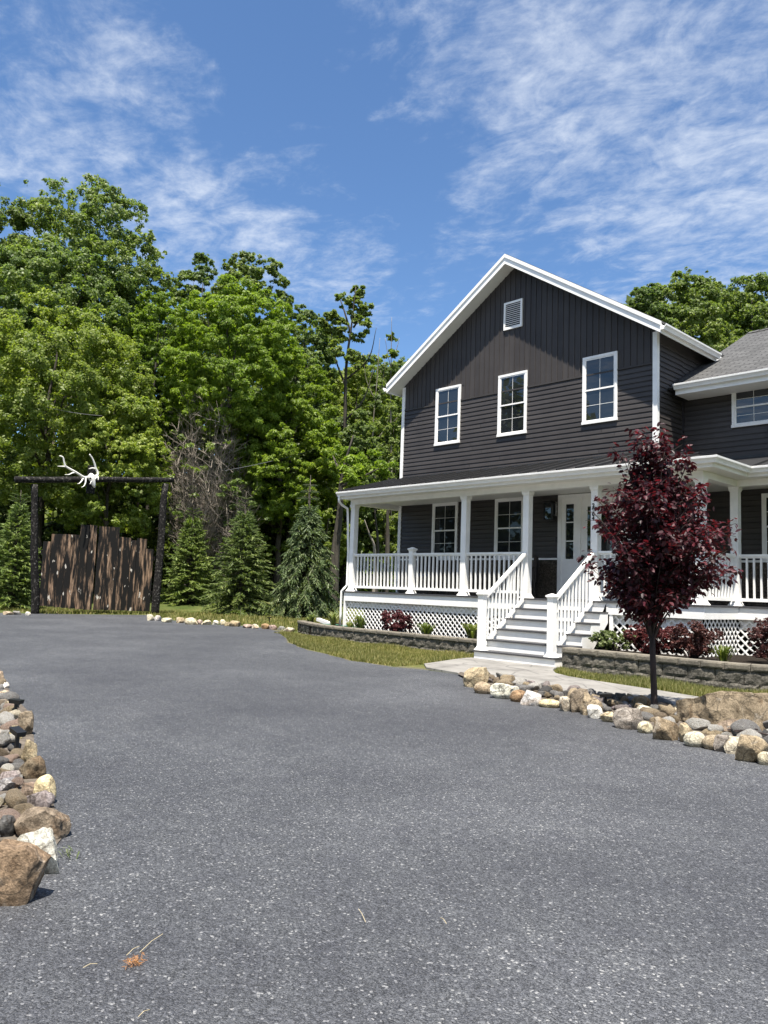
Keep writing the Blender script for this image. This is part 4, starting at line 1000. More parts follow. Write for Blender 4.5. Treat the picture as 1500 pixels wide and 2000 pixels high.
def stone_mass(name, polys, n, label, cols):
    V0, F0 = rock_mesh(320, 'rough', 2); VV, FF = [], []; got = 0; r = np.random.default_rng(9)
    for poly in polys:
        xs = [p[0] for p in poly]; ys = [p[1] for p in poly]; k = 0; t_ = 0; pl = []
        while k < n and t_ < 20000:
            t_ += 1; p = (r.uniform(min(xs), max(xs)), r.uniform(min(ys), max(ys)))
            if not inside(p, poly): continue
            d = np.array([*p, .05])-CAM; dd = d@FW; u = 750+FOC*(d@RT)/max(dd, .01)
            if dd > .3 and -45 < u < 1545: continue
            q = r.uniform(.05, .13)
            if any((p[0]-a)**2+(p[1]-b_)**2 < (.75*(q+c_))**2 for a, b_, c_ in pl): continue
            pl.append((*p, q)); a_ = r.uniform(0, 6.28); sc3 = np.array([q, q*r.uniform(.7, 1), q*.65]); X = V0*sc3; X = np.stack([X[:, 0]*math.cos(a_)-X[:, 1]*math.sin(a_)+p[0], X[:, 0]*math.sin(a_)+X[:, 1]*math.cos(a_)+p[1], X[:, 2]+.04], 1)
            FF.append(F0+len(VV)*len(V0)); VV.append(X); k += 1
    o = npmesh(name, np.concatenate(VV), np.concatenate(FF), 'rock', smooth=True); o.color = (.27, .24, .20, 1); return props(o, label, kind='stuff')
stone_mass('river_stones', [LEDGE+[(11.5, -14.9), (10.2, -14.6), (8.4, -13.9), (5.6, -13.0), (2, -12.0), (-1, -11.2)], RBED], 420, 'mixed river stones carrying the rock beds on past the picture edges', None)
# garden lights
def gardenlight(label, base, h, hx, az, tilt=.12):
    t = thing('garden_light', label, 'garden light', (base[0], base[1], 0))
    m = MB(); m.box(base[0]-.012, base[0]+.012, base[1]-.012, base[1]+.012, 0, h); m.build('stake', 'black', t)
    m = MB(); c, s = math.cos(az), math.sin(az); ct, st_ = math.cos(tilt), math.sin(tilt)
    vs = []
    for z_ in (0, .035):
        for (a, b_) in ((-hx, -hx*.62), (hx, -hx*.62), (hx, hx*.62), (-hx, hx*.62)):
            k = 1 if z_ else .88
            X, Y = a*k, b_*k; Z = z_+X*st_
            vs.append((base[0]+X*c-Y*s, base[1]+X*s+Y*c, h+Z))
    m.add(vs, [(0, 3, 2, 1), (4, 5, 6, 7), (0, 1, 5, 4), (1, 2, 6, 5), (2, 3, 7, 6), (3, 0, 4, 7)]); m.build('lamp_head', 'black', t); return t
GLG = 'solar garden lights in the rock borders'
p = ground(31, 1476); gardenlight('black solar garden light, the nearer of the two on the left', p, .15, .058, R(10), -.25)['group'] = GLG
p = ground(29, 1406); gardenlight('black solar garden light, the farther of the two on the left', p, .145, .058, R(35), -.05)['group'] = GLG
p = ground(1183, 1391); gardenlight('black solar garden light among the right rocks near the purple tree', p, .17, .07, R(30), .1)['group'] = GLG
p = ground(526, 1219); gardenlight('tiny black garden light by the far rocks below the drooping spruce', p, .2, .07, R(30), .1)['group'] = GLG
m_ = MB()
q_ = ground(1432, 1428, .10)
for k in range(5):
    a = q_+np.array([random.uniform(-.06, .06), random.uniform(-.05, .05), .004*k]); b_ = a+np.array([random.uniform(.15, .3), random.uniform(-.02, .1), random.uniform(-.02, .03)]); m_.tube([a, (a+b_)/2+np.array([0, 0, .02]), b_], .008, 6)
props(m_.build('twig_pile', 'bark_plum'), 'few dark purple twigs lying on the stones before the huge boulder', 'twigs')

# ------------------------------------------------------------------ foliage
def leaf_quads(P, N, A, ln, wd, fold=.0):
    """diamond leaves at P, normal N, axis A"""
    A = unit(A-N*(A*N).sum(1, keepdims=True)); B = np.cross(N, A)
    ln = np.asarray(ln).reshape(-1, 1); wd = np.asarray(wd).reshape(-1, 1)
    V = np.stack([P-A*ln/2, P+B*wd/2+N*fold*wd+A*ln*.02, P+A*ln/2, P-B*wd/2+N*fold*wd+A*ln*.02], 1)
    n = len(P); return V.reshape(-1, 3), np.arange(4*n).reshape(-1, 4)
def boughs(R3, n1, n2, r, up=.35, squash=.85, low=-.6):
    """clump centres: boughs over an envelope, small tufts over each bough; returns centres and radii"""
    out = []
    R3 = np.array(R3, float); Rm = min(R3[0], R3[2])*.6+(R3[0]+R3[2])*.2
    for i in range(n1):
        d = unit(r.normal(size=(1, 3)))[0]; d[2] = d[2]+up*.25
        if d[2] < low: d[2] = -d[2]
        rad = r.uniform(.25, 1.0)**.5
        br = Rm*r.uniform(.15, .30)
        c = d*(R3-br*.8)*rad
        for j in range(n2):
            e = unit(r.normal(size=(1, 3)))[0]
            out.append((*(c+e*br*np.array([1, 1, squash])*r.uniform(.5, 1.0)), br*r.uniform(.28, .5)))
    return np.array(out)
def lobes(R3, n1, n2, r, squash=.8, low=-.75):
    """a closed crown: lobes over the envelope and small tufts on each lobe; returns (tuft centre, tuft radius, outward direction)"""
    out = []; R3 = np.array(R3, float); Rm = R3.mean()
    for i in range(n1):
        z = 1-(2*i+1)/n1; a = i*2.39996+r.uniform(-.5, .5); z = np.clip(z+r.uniform(-.12, .12), low, 1); q = math.sqrt(max(0, 1-z*z))
        d = np.array([q*math.cos(a), q*math.sin(a), z]); br = Rm*r.uniform(.11, .25)
        c = d*(R3-br*.75)*(r.uniform(.86, 1.06) if r.random() < .8 else r.uniform(.5, .85))
        nrm = unit((d/R3)[None])[0]
        for j in range(n2):
            e = unit((r.normal(size=3)+nrm*.9+np.array([0, 0, .35]))[None])[0]
            far_ = r.random() < .13
            out.append((*(c+e*br*np.array([1, 1, squash])*(r.uniform(1.1, 1.75) if far_ else r.uniform(.72, 1.08))), br*(r.uniform(.10, .2) if far_ else r.uniform(.16, .36)), *e))
    return np.array(out)
def lobe_leaves(cl, n, ln, wd, r, squash=.75, droop=0., jit=.6):
    w = cl[:, 3]**2; idx = r.choice(len(cl), n, p=w/w.sum()); o = cl[idx, 4:7]
    d = unit(r.normal(size=(n, 3))+o*.75)
    P = cl[idx, :3]+d*(cl[idx, 3]*r.uniform(.45, 1.15, n))[:, None]*np.array([1, 1, squash])
    N = unit(d*.75+o*.45+np.array([0, 0, .35])+r.normal(size=(n, 3))*jit)
    A = d+r.normal(size=(n, 3))*.5; A[:, 2] -= droop
    return leaf_quads(P, N, A, ln*r.uniform(.6, 1.25, n), wd*r.uniform(.65, 1.25, n))
def tuft_leaves(cl, n, ln, wd, r, squash=.65, droop=0.0, jit=.65, upn=.42):
    w = cl[:, 3]**2; idx = r.choice(len(cl), n, p=w/w.sum())
    d = unit(r.normal(size=(n, 3))); d[:, 2] = np.where(d[:, 2] < -.35, -d[:, 2], d[:, 2])
    rad = cl[idx, 3]*r.uniform(.5, 1.2, n)
    P = cl[idx, :3]+d*rad[:, None]*np.array([1, 1, squash])
    N = unit(d*.9+np.array([0, 0, upn])+r.normal(size=(n, 3))*jit)
    A = d+r.normal(size=(n, 3))*.5; A[:, 2] -= droop
    return leaf_quads(P, N, A, ln*r.uniform(.6, 1.25, n), wd*r.uniform(.65, 1.25, n))
def branch_tree(m, base, tops, r, rad0, split=.35):
    """tapered trunk with limbs reaching the given points"""
    base = Vector(base); top = Vector(tops[0]); n = 10
    pts = [base+(top-base)*(i/n)+Vector((noise.noise((i*.5, rad0*9, 1)), noise.noise((i*.5, rad0*9, 5)), 0))*rad0*1.6*(i > 0) for i in range(n+1)]
    m.tube(pts, [rad0*(1-.85*(i/n))*(1.25 if i == 0 else 1) for i in range(n+1)], 9)
    for t in tops[1:]:
        t = Vector(t); hfrac = min(.9, max(split, ((t.z-base.z)/(top.z-base.z))*.72)); k = hfrac*n; i = min(n-1, int(k)); s = pts[i]+(pts[i+1]-pts[i])*(k-i)
        rr = rad0*(1-.85*hfrac)*.6; q = [s]
        for j in range(1, 6):
            f = j/5; q.append(s+(t-s)*f+Vector((r.uniform(-1, 1), r.uniform(-1, 1), r.uniform(-.3, .6)))*(t-s).length*.05+Vector((0, 0, (t-s).length*.07*math.sin(math.pi*f))))
        m.tube(q, [max(.012, rr*(1-.8*j/5)) for j in range(6)], 6)
def tree(name, label, px, pytop, pybot, pw, dist, mat, nleaf, ln, wd, seed, n1=26, n2=16, squash=.65, droop=0., trunk=.28, bmat='bark', group='deciduous trees of the wood', lean=0., tops=True, ysq=.9, cut=None, up=.35, low=-.6, basez=None):
    r = np.random.default_rng(seed)
    c = away(px, (pytop+pybot)/2, dist); rz_ = (pybot-pytop)*dist/FOC/2; rx = pw*dist/FOC
    gz = float(hill(c[0], c[1])) if basez is None else basez
    t = thing(name, label, 'tree', (c[0], c[1], gz), 0, group)
    cl = lobes((rx, rx*ysq, rz_), int(n1*1.7), 11, r, squash); cl[:, 2] += c[2]-gz
    m = MB(); tops_ = [(0, 0, c[2]-gz+rz_*.75)]
    sel = cl[r.choice(len(cl), 22)]
    for q in sel[:9]: tops_.append(tuple(q[:3]*np.array([.8, .8, 1])))
    branch_tree(m, (lean*-1, 0, -.3), tops_, random.Random(seed), trunk*.62)
    o = m.build('trunk', bmat, None, True); o.parent = t
    V, F = lobe_leaves(cl, int(nleaf*1.9), ln*.72, wd*.72, r, min(.9, squash+.15), droop)
    npmesh('crown', V, F, mat, t)
    return t

LO, LM, LL, LD = 'leaf_oak', 'leaf_maple', 'leaf_locust', 'leaf_dark'
BH = 'trees behind the house'
tree('oak_tree', 'tallest broad mid-green tree at the far left skyline', 165, 352, 800, 165, 50, LO, 62000, .27, .16, 11, 110, 16, trunk=.4)
tree('oak_tree', 'dark green tree at the left photo edge behind the maple', -50, 335, 800, 110, 47, LO, 30000, .27, .16, 12, 70, 14, trunk=.35)
tree('oak_tree', 'low mid-green boughs spreading between maple and skyline tree', 110, 480, 800, 170, 45, LO, 44000, .25, .15, 31, 90, 14, trunk=.3)
tree('maple_tree', 'bright yellow-green maple filling the left side behind the gateway', 95, 585, 1040, 205, 38, LM, 90000, .20, .12, 13, 130, 16, trunk=.32)
tree('maple_tree', 'lower yellow-green maple hanging over the gateway beam', 215, 740, 1080, 120, 36.5, LM, 42000, .19, .11, 14, 80, 14, trunk=.2)
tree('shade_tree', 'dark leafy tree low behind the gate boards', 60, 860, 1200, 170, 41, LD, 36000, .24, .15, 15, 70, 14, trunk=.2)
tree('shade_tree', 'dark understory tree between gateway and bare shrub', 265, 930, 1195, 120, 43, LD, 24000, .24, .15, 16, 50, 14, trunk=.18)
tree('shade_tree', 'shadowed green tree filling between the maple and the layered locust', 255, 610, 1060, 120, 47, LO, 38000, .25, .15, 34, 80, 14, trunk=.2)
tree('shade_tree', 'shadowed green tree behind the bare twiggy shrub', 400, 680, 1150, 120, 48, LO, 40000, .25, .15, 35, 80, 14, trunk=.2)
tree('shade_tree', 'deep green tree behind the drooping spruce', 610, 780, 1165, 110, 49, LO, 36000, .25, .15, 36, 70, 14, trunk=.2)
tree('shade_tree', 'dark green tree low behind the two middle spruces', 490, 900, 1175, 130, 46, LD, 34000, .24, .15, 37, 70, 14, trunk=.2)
tree('locust_tree', 'large feathery bright green locust with layered boughs in mid photo', 455, 545, 900, 145, 41, LL, 76000, .25, .09, 17, 110, 14, .5, .5, .34)
tree('locust_tree', 'spreading lower boughs of a feathery locust above the spruces', 550, 760, 1080, 125, 41, LL, 56000, .25, .09, 32, 90, 14, .5, .5, .3)
tree('locust_tree', 'lower feathery locust right of the large layered locust', 570, 690, 1010, 90, 42, LL, 40000, .25, .09, 18, 70, 14, .5, .45, .25)
tree('locust_tree', 'smaller bright locust beside the maple at mid left', 305, 570, 820, 85, 44, LL, 34000, .25, .09, 19, 60, 14, .5, .4, .22)
tree('ash_tree', 'tall airy green tree poking above the layered locust', 485, 484, 800, 92, 52, LO, 30000, .28, .16, 20, 64, 10, trunk=.3)
tree('ash_tree', 'sparse green tree top left of the airy tall tree', 388, 495, 800, 62, 54, LO, 18000, .28, .16, 21, 46, 10, trunk=.25)
tree('ash_tree', 'rounded green tree on the skyline left of the thin tall tree', 585, 590, 1000, 72, 50, LO, 36000, .26, .15, 22, 76, 12, trunk=.28)
tree('ash_tree', 'yellow-green tree behind the leaning dark trunk', 690, 690, 1160, 90, 52, LM, 44000, .25, .15, 23, 90, 12, trunk=.22)
tree('ash_tree', 'green tree showing just left of the house gable', 775, 685, 1160, 72, 56, LO, 36000, .27, .16, 24, 80, 12, trunk=.22)
tree('ash_tree', 'pale green far tree between the dead spire and the tall thin tree', 735, 705, 1165, 68, 60, LO, 30000, .28, .16, 38, 70, 12, trunk=.2)
tree('young_tree', 'light green tree hugging the left house corner', 765, 780, 1120, 48, 44, LO, 16000, .22, .13, 39, 50, 12, trunk=.1)
tree('young_tree', 'soft green tree around the foot of the tall thin tree', 700, 800, 1120, 55, 43, LO, 18000, .22, .13, 40, 50, 12, trunk=.1)
tree('young_tree', 'small yellow-green tree above the drooping spruce', 640, 880, 1130, 66, 41, LM, 18000, .20, .12, 25, 50, 12, trunk=.10, bmat='bark_pale')
tree('young_tree', 'small bright leafy tree behind the middle spruce', 540, 930, 1150, 70, 42, LL, 18000, .24, .09, 26, 50, 12, .5, .3, .10)
tree('young_tree', 'leafy sapling seen through the left porch bay', 750, 940, 1125, 52, 43, LM, 10000, .20, .12, 27, 36, 10, trunk=.07, bmat='bark_pale')
tree('maple_tree', 'dense dark green maple behind the wing roof at right', 1330, 530, 900, 105, 52, LO, 50000, .27, .16, 28, 110, 14, trunk=.35, group=BH)
tree('maple_tree', 'dense green maple at the right photo edge behind the house', 1470, 535, 900, 105, 56, LO, 46000, .28, .17, 29, 100, 14, trunk=.35, group=BH)
tree('maple_tree', 'lower green maple peeking right of the gable slope', 1262, 550, 900, 55, 50, LO, 28000, .25, .15, 30, 70, 14, trunk=.3, group=BH)
tree('maple_tree', 'green maple filling the gap between two dense maples', 1400, 555, 900, 90, 60, LO, 34000, .28, .17, 33, 80, 14, trunk=.3, group=BH)

# thin tall tree with tufts near its top, dead spire, leaning trunks, bare shrub
def tuft_tree(name, label, dist, foot, path, tufts, mat, nleaf, ln, wd, seed, rad, limbs=(), bmat='bark', group=None, cat='tree'):
    r = np.random.default_rng(seed); f = away(*foot, dist); gz = float(hill(f[0], f[1]))
    t = thing(name, label, cat, (f[0], f[1], gz), 0, group)
    o3 = np.array([f[0], f[1], gz])
    pts = [away(x_, y_, dist)-o3 for x_, y_ in path]; pts = [np.array((pts[0][0], pts[0][1], -.3))]+pts
    c = curve([tuple(p) for p in pts], 4); n = len(c)
    m = MB(); m.tube(c, [rad*(1-.88*i/(n-1)) for i in range(n)], 8)
    for lb in limbs:
        q = [away(x_, y_, dist+dd)-o3 for x_, y_, dd in lb]; cc = curve([tuple(p) for p in q], 4) if len(q) > 2 else [tuple(p) for p in q]
        m.tube(cc, [max(.012, rad*.38*(1-.8*i/(len(cc)-1))) for i in range(len(cc))], 6)
    o = m.build('trunk', bmat, None, True); o.parent = t
    if tufts:
        cl = []
        for (x_, y_, pr_) in tufts:
            c0 = away(x_, y_, dist+r.uniform(-1, 1))-o3; R_ = pr_*dist/FOC
            for k in range(16): e = r.normal(size=3)*np.array([.62, .62, .5]); cl.append((*(c0+e*R_), R_*r.uniform(.16, .42)))
        V, F = tuft_leaves(np.array(cl), nleaf, ln*.8, wd*.75, r, .8, .2); npmesh('crown', V, F, mat, t)
    return t
tuft_tree('tall_tree', 'tall thin tree with leaf tufts only near its top', 44, (676, 1130), [(676, 1000), (674, 850), (676, 720), (686, 640), (695, 560)],
          [(700, 575, 14), (712, 600, 12), (690, 590, 12), (665, 580, 10), (700, 620, 18), (645, 625, 20), (655, 655, 18), (690, 660, 16), (715, 630, 10), (670, 690, 16), (695, 700, 14)], LO, 12000, .28, .15, 41, .17,
          [[(677, 760, 0), (655, 700, .5), (645, 640, 1)], [(678, 740, 0), (720, 700, -.5), (735, 640, -1)], [(676, 820, 0), (710, 780, 0), (730, 720, .4)], [(685, 650, 0), (670, 600, .3), (660, 575, .5)], [(690, 640, 0), (712, 610, -.3)]], group='deciduous trees of the wood')
tuft_tree('dead_tree', 'thin dead spire tree with one small leaf tuft left of the gable', 50, (765, 1120), [(764, 950), (763, 800), (764, 700), (765, 620)], [(764, 660, 10), (768, 690, 12), (760, 730, 14)], LO, 1800, .28, .16, 42, .08,
          [[(764, 720, 0), (757, 690, 0), (752, 660, 0)], [(764, 700, 0), (775, 680, 0), (780, 660, 0)], [(763, 760, 0), (745, 730, 0), (738, 690, 0)], [(763, 830, 0), (790, 800, 0)]], 'bark_pale')
tuft_tree('dead_tree', 'bare grey branching snag between the thin tall tree and the spire', 48, (735, 1120), [(733, 980), (728, 850), (735, 760), (742, 660)], [(745, 760, 14), (752, 720, 10), (728, 790, 14)], LO, 1500, .28, .16, 43, .075,
          [[(730, 800, 0), (745, 760, 0), (752, 700, 0)], [(732, 780, 0), (715, 740, 0), (710, 690, 0)], [(728, 870, 0), (755, 830, .3), (760, 790, .5)]], 'bark_pale')
tuft_tree('leaning_tree', 'dark leaning trunk between the drooping spruce and the porch', 37, (650, 1160), [(655, 1080), (664, 1000), (668, 930), (690, 850)], [(690, 930, 30), (715, 900, 25), (740, 920, 20), (670, 890, 20), (735, 960, 18)], LL, 5200, .34, .11, 44, .26,
          [[(667, 950, 0), (700, 935, -.5), (740, 915, -1)], [(668, 930, 0), (650, 890, .5)]], group='trunks seen past the porch corner')
tuft_tree('leaning_tree', 'pale crooked trunk seen through the left porch bay', 36, (738, 1150), [(732, 1080), (722, 1045), (712, 1015)], [(705, 990, 12), (720, 975, 14)], LM, 900, .26, .14, 45, .09, [], 'bark_pale', 'trunks seen past the porch corner')
tuft_tree('leaning_tree', 'slim upright dark trunk just left of the house corner', 39, (757, 1160), [(757, 1070), (757, 1000), (760, 900)], [(760, 985, 18), (748, 960, 16)], LM, 1500, .26, .14, 46, .16, [], 'bark', 'trunks seen past the porch corner')
tuft_tree('leaning_tree', 'thin grey trunk between the pale crooked and slim dark trunks', 38, (742, 1160), [(738, 1070), (733, 1010), (728, 940)], [], LM, 0, .26, .14, 47, .10, [], 'bark', 'trunks seen past the porch corner')

def twig_bush(name, label, px, pytop, pybot, pw, dist, mat, n, seed, leafy=0):
    r = np.random.default_rng(seed); rnd = random.Random(seed)
    b = away(px, pybot, dist); gz = float(hill(b[0], b[1])); t = thing(name, label, 'shrub', (b[0], b[1], gz))
    Hh = away(px, pytop, dist)[2]-gz; Wd = pw*dist/FOC; m = MB(); tips = []
    for i in range(n):
        a = rnd.uniform(0, 6.28); k = rnd.random()**.5; e = Vector((math.cos(a)*Wd*k, math.sin(a)*Wd*k*.7, Hh*(1-.35*k*k)*rnd.uniform(.6, 1.0)))
        s = Vector((math.cos(a)*.2, math.sin(a)*.2, 0)); pts = [s]
        for j in range(1, 6): f = j/5; pts.append(s+Vector((e.x*f**1.3, e.y*f**1.3, e.z*f))+Vector((rnd.uniform(-1, 1), rnd.uniform(-1, 1), 0))*.12)
        m.tube(pts, [.02*(1-.8*j/5) for j in range(6)], 4, False)
        for q in range(12):
            p0 = pts[rnd.randint(2, 5)]; d = Vector((rnd.uniform(-1, 1), rnd.uniform(-1, 1), rnd.uniform(.1, 1.1))).normalized()*rnd.uniform(.5, 1.3)
            p1 = p0+d*.5+Vector((0, 0, .04)); p2 = p0+d; m.tube([p0, p1, p2], [.013, .010, .005], 3, False); tips.append(p2)
            for w_ in range(2):
                d2 = (d.normalized()+Vector((rnd.uniform(-1, 1), rnd.uniform(-1, 1), rnd.uniform(-.3, .8)))).normalized()*rnd.uniform(.2, .5); m.tube([p1, p1+d2], [.007, .004], 3, False)
    me_o = m.build('stems', mat, None, fix=False); me_o.parent = t
    if leafy:
        cl = np.array([(*q, .22) for q in rnd.sample(tips, min(len(tips), 90))]); V, F = tuft_leaves(cl, leafy, .22, .11, r); npmesh('leaves', V, F, 'leaf_oak', t)
    return t
twig_bush('bare_shrub', 'bare brown twiggy shrub rising right of the gateway', 375, 745, 1150, 78, 38, 'twig', 130, 51, 2000)
twig_bush('bare_shrub', 'low greyish twiggy shrub right of the tall bare shrub', 440, 880, 1150, 60, 38.5, 'twig', 70, 52, 3000)

# far wood behind everything, and low undergrowth under the trees
def wood(name, label, cells, d0, d1, ln, wd, mat, seed):
    r = np.random.default_rng(seed); cl = []
    for (n, x0, x1, y0, y1) in cells:
        for i in range(n):
            dd = r.uniform(d0, d1); u = r.uniform(x0, x1); c = away(u, r.uniform(y0, y1), dd); c[2] = max(c[2], float(hill(c[0], c[1]))+.3)
            cl.append((*c, r.uniform(.5, 1.6)))
    V, F = tuft_leaves(np.array(cl), len(cl)*34, ln, wd, r, .8); o = npmesh(name, V, F, mat); return props(o, label, kind='stuff')
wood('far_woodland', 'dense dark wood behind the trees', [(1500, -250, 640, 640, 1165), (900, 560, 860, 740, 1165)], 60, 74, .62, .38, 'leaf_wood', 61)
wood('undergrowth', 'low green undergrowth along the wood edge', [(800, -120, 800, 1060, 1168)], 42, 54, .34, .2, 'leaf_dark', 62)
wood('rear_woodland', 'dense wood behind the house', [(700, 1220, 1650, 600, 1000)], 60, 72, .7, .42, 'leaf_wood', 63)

def woodbank(name, label, spots, ln, wd, mat, seed):
    r = np.random.default_rng(seed); cl = []
    for (x_, y_, h_, w_) in spots:
        for k in range(150): e = unit(r.normal(size=(1, 3)))[0]*r.uniform(.6, 1); cl.append((x_+e[0]*w_, y_+e[1]*w_, max(.6, h_*.52+e[2]*h_*.48), r.uniform(.7, 1.6)))
    V, F = tuft_leaves(np.array(cl), len(cl)*40, ln, wd, r, .8); return props(npmesh(name, V, F, mat), label, kind='stuff')
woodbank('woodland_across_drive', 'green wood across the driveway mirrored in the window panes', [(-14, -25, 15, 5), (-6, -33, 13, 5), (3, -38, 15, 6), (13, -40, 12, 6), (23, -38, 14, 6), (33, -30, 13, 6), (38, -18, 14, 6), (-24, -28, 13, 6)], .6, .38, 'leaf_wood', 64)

# ---- spruces
def spruce(name, label, px, pytop, pybot, pw, dist_pt, mat, seed, droop=.25, leader=.16, twin=False, dens=1.0):
    r = np.random.default_rng(seed); b = ground(px, pybot); d0 = float((b-CAM)@FW)
    Hh = (pybot-pytop)*d0/FOC; Wd = pw*d0/FOC
    t = thing(name, label, 'tree', (b[0], b[1], 0), 0, 'spruces along the lawn'); m = MB()
    m.tube([(0, 0, -.1), (.02, 0, Hh*.5), (0, .01, Hh)], [.10, .06, .012], 8)
    if twin: m.tube([(-.3, .2, Hh*.62), (-.33, .22, Hh*.75), (-.33, .22, Hh*.93)], [.03, .022, .01], 6)
    P, A, N, L, Wq = [], [], [], [], []
    nb = int(230*dens); body = 1-leader
    for i in range(nb):
        f = (i+.5)/nb; zf = body*(1-(1-f)**1.0)*1.0; z = .06+Hh*zf*.995
        k = 1-zf/body; rl = Wd*(k**.74*1.04+.05)*r.uniform(.66, 1.16); a = i*2.39996+r.uniform(-.4, .4)
        ca, sa = math.cos(a), math.sin(a); rise = .12+.28*(1-k); pts = []
        for j in range(7):
            s = j/6; pts.append((ca*rl*s, sa*rl*s, z+rl*(rise*s-droop*1.5*s*s*(.5+k*.5))+.10*s*s*s))
        m.tube(pts, [max(.004, .018*(1-.8*j/6)) for j in range(7)], 4, False)
        ns = max(8, int(rl*26*dens))
        s = r.uniform(.12, 1.0, ns)**.8; q = np.array(pts); ii = np.minimum(5, (s*6).astype(int)); ff = (s*6-ii)[:, None]
        base = q[ii]*(1-ff)+q[ii+1]*ff; out = unit(q[ii+1]-q[ii]); sd = np.stack([-sa*np.ones(ns), ca*np.ones(ns), np.zeros(ns)], 1)*r.choice([-1, 1], ns)[:, None]
        ax = unit(out*.75+sd*r.uniform(.3, 1.0, ns)[:, None]+np.array([0, 0, -1])*(droop*r.uniform(.3, 2.2, ns))[:, None]+np.array([0, 0, .15])*(1-droop))
        ln = (.16+.17*r.random(ns))*(1.25-.45*s)*(1.0+droop*.6); P.append(base+ax*ln[:, None]*.5); A.append(ax); L.append(ln); nn = unit(np.array([0, 0, 1.])+r.normal(size=(ns, 3))*.5); N.append(nn); Wq.append(.038+.03*r.random(ns))
    # leader whorls
    for wz_ in (.35, .55, .75) if leader > .1 else ():
        z = Hh*(body+leader*wz_-.02)
        for k in range(5):
            a = k*1.2566+r.uniform(-.3, .3)+wz_*4; l = .5*(1-wz_)+.16; e = (math.cos(a)*l, math.sin(a)*l, z+l*(.35 if droop < .4 else .05)); m.tube([(0, 0, z), (e[0]*.5, e[1]*.5, z+l*.3), e], [.012, .009, .005], 4, False)
            for s in np.linspace(.15, 1, 7): P.append(np.array([[e[0]*s, e[1]*s, z+(e[2]-z)*s+.03]])); A.append(np.array([[e[0], e[1], -.3*droop]])/np.linalg.norm(e[:2])); N.append(np.array([[0, 0, 1.]])); L.append(np.array([.13])); Wq.append(np.array([.04]))
    tr = m.build('trunk', 'bark', None, True, fix=False); tr.parent = t
    P, A, N, L, Wq = map(np.concatenate, (P, A, N, L, Wq))
    V, F = leaf_quads(P, N, A, L, Wq); V2, F2 = leaf_quads(P, unit(np.cross(N, A)), A, L, Wq)
    npmesh('crown', np.concatenate([V, V2]), np.concatenate([F, F2+len(V)]), mat, t)
    return t
spruce('spruce_tree', 'green spruce left of the gateway at the photo edge', 22, 955, 1190, 62, 0, 'needle', 71, .2)
spruce('spruce_tree', 'green spruce just right of the right gate post', 366, 985, 1192, 62, 0, 'needle', 72, .2)
spruce('spruce_tree', 'middle green spruce with twin bare leaders', 468, 958, 1201, 76, 0, 'needle', 73, .25, .2, True)
spruce('spruce_tree', 'drooping dark blue-green spruce nearest the porch', 594, 925, 1207, 80, 0, 'needle_blue', 74, .62, .24, True, 1.25)

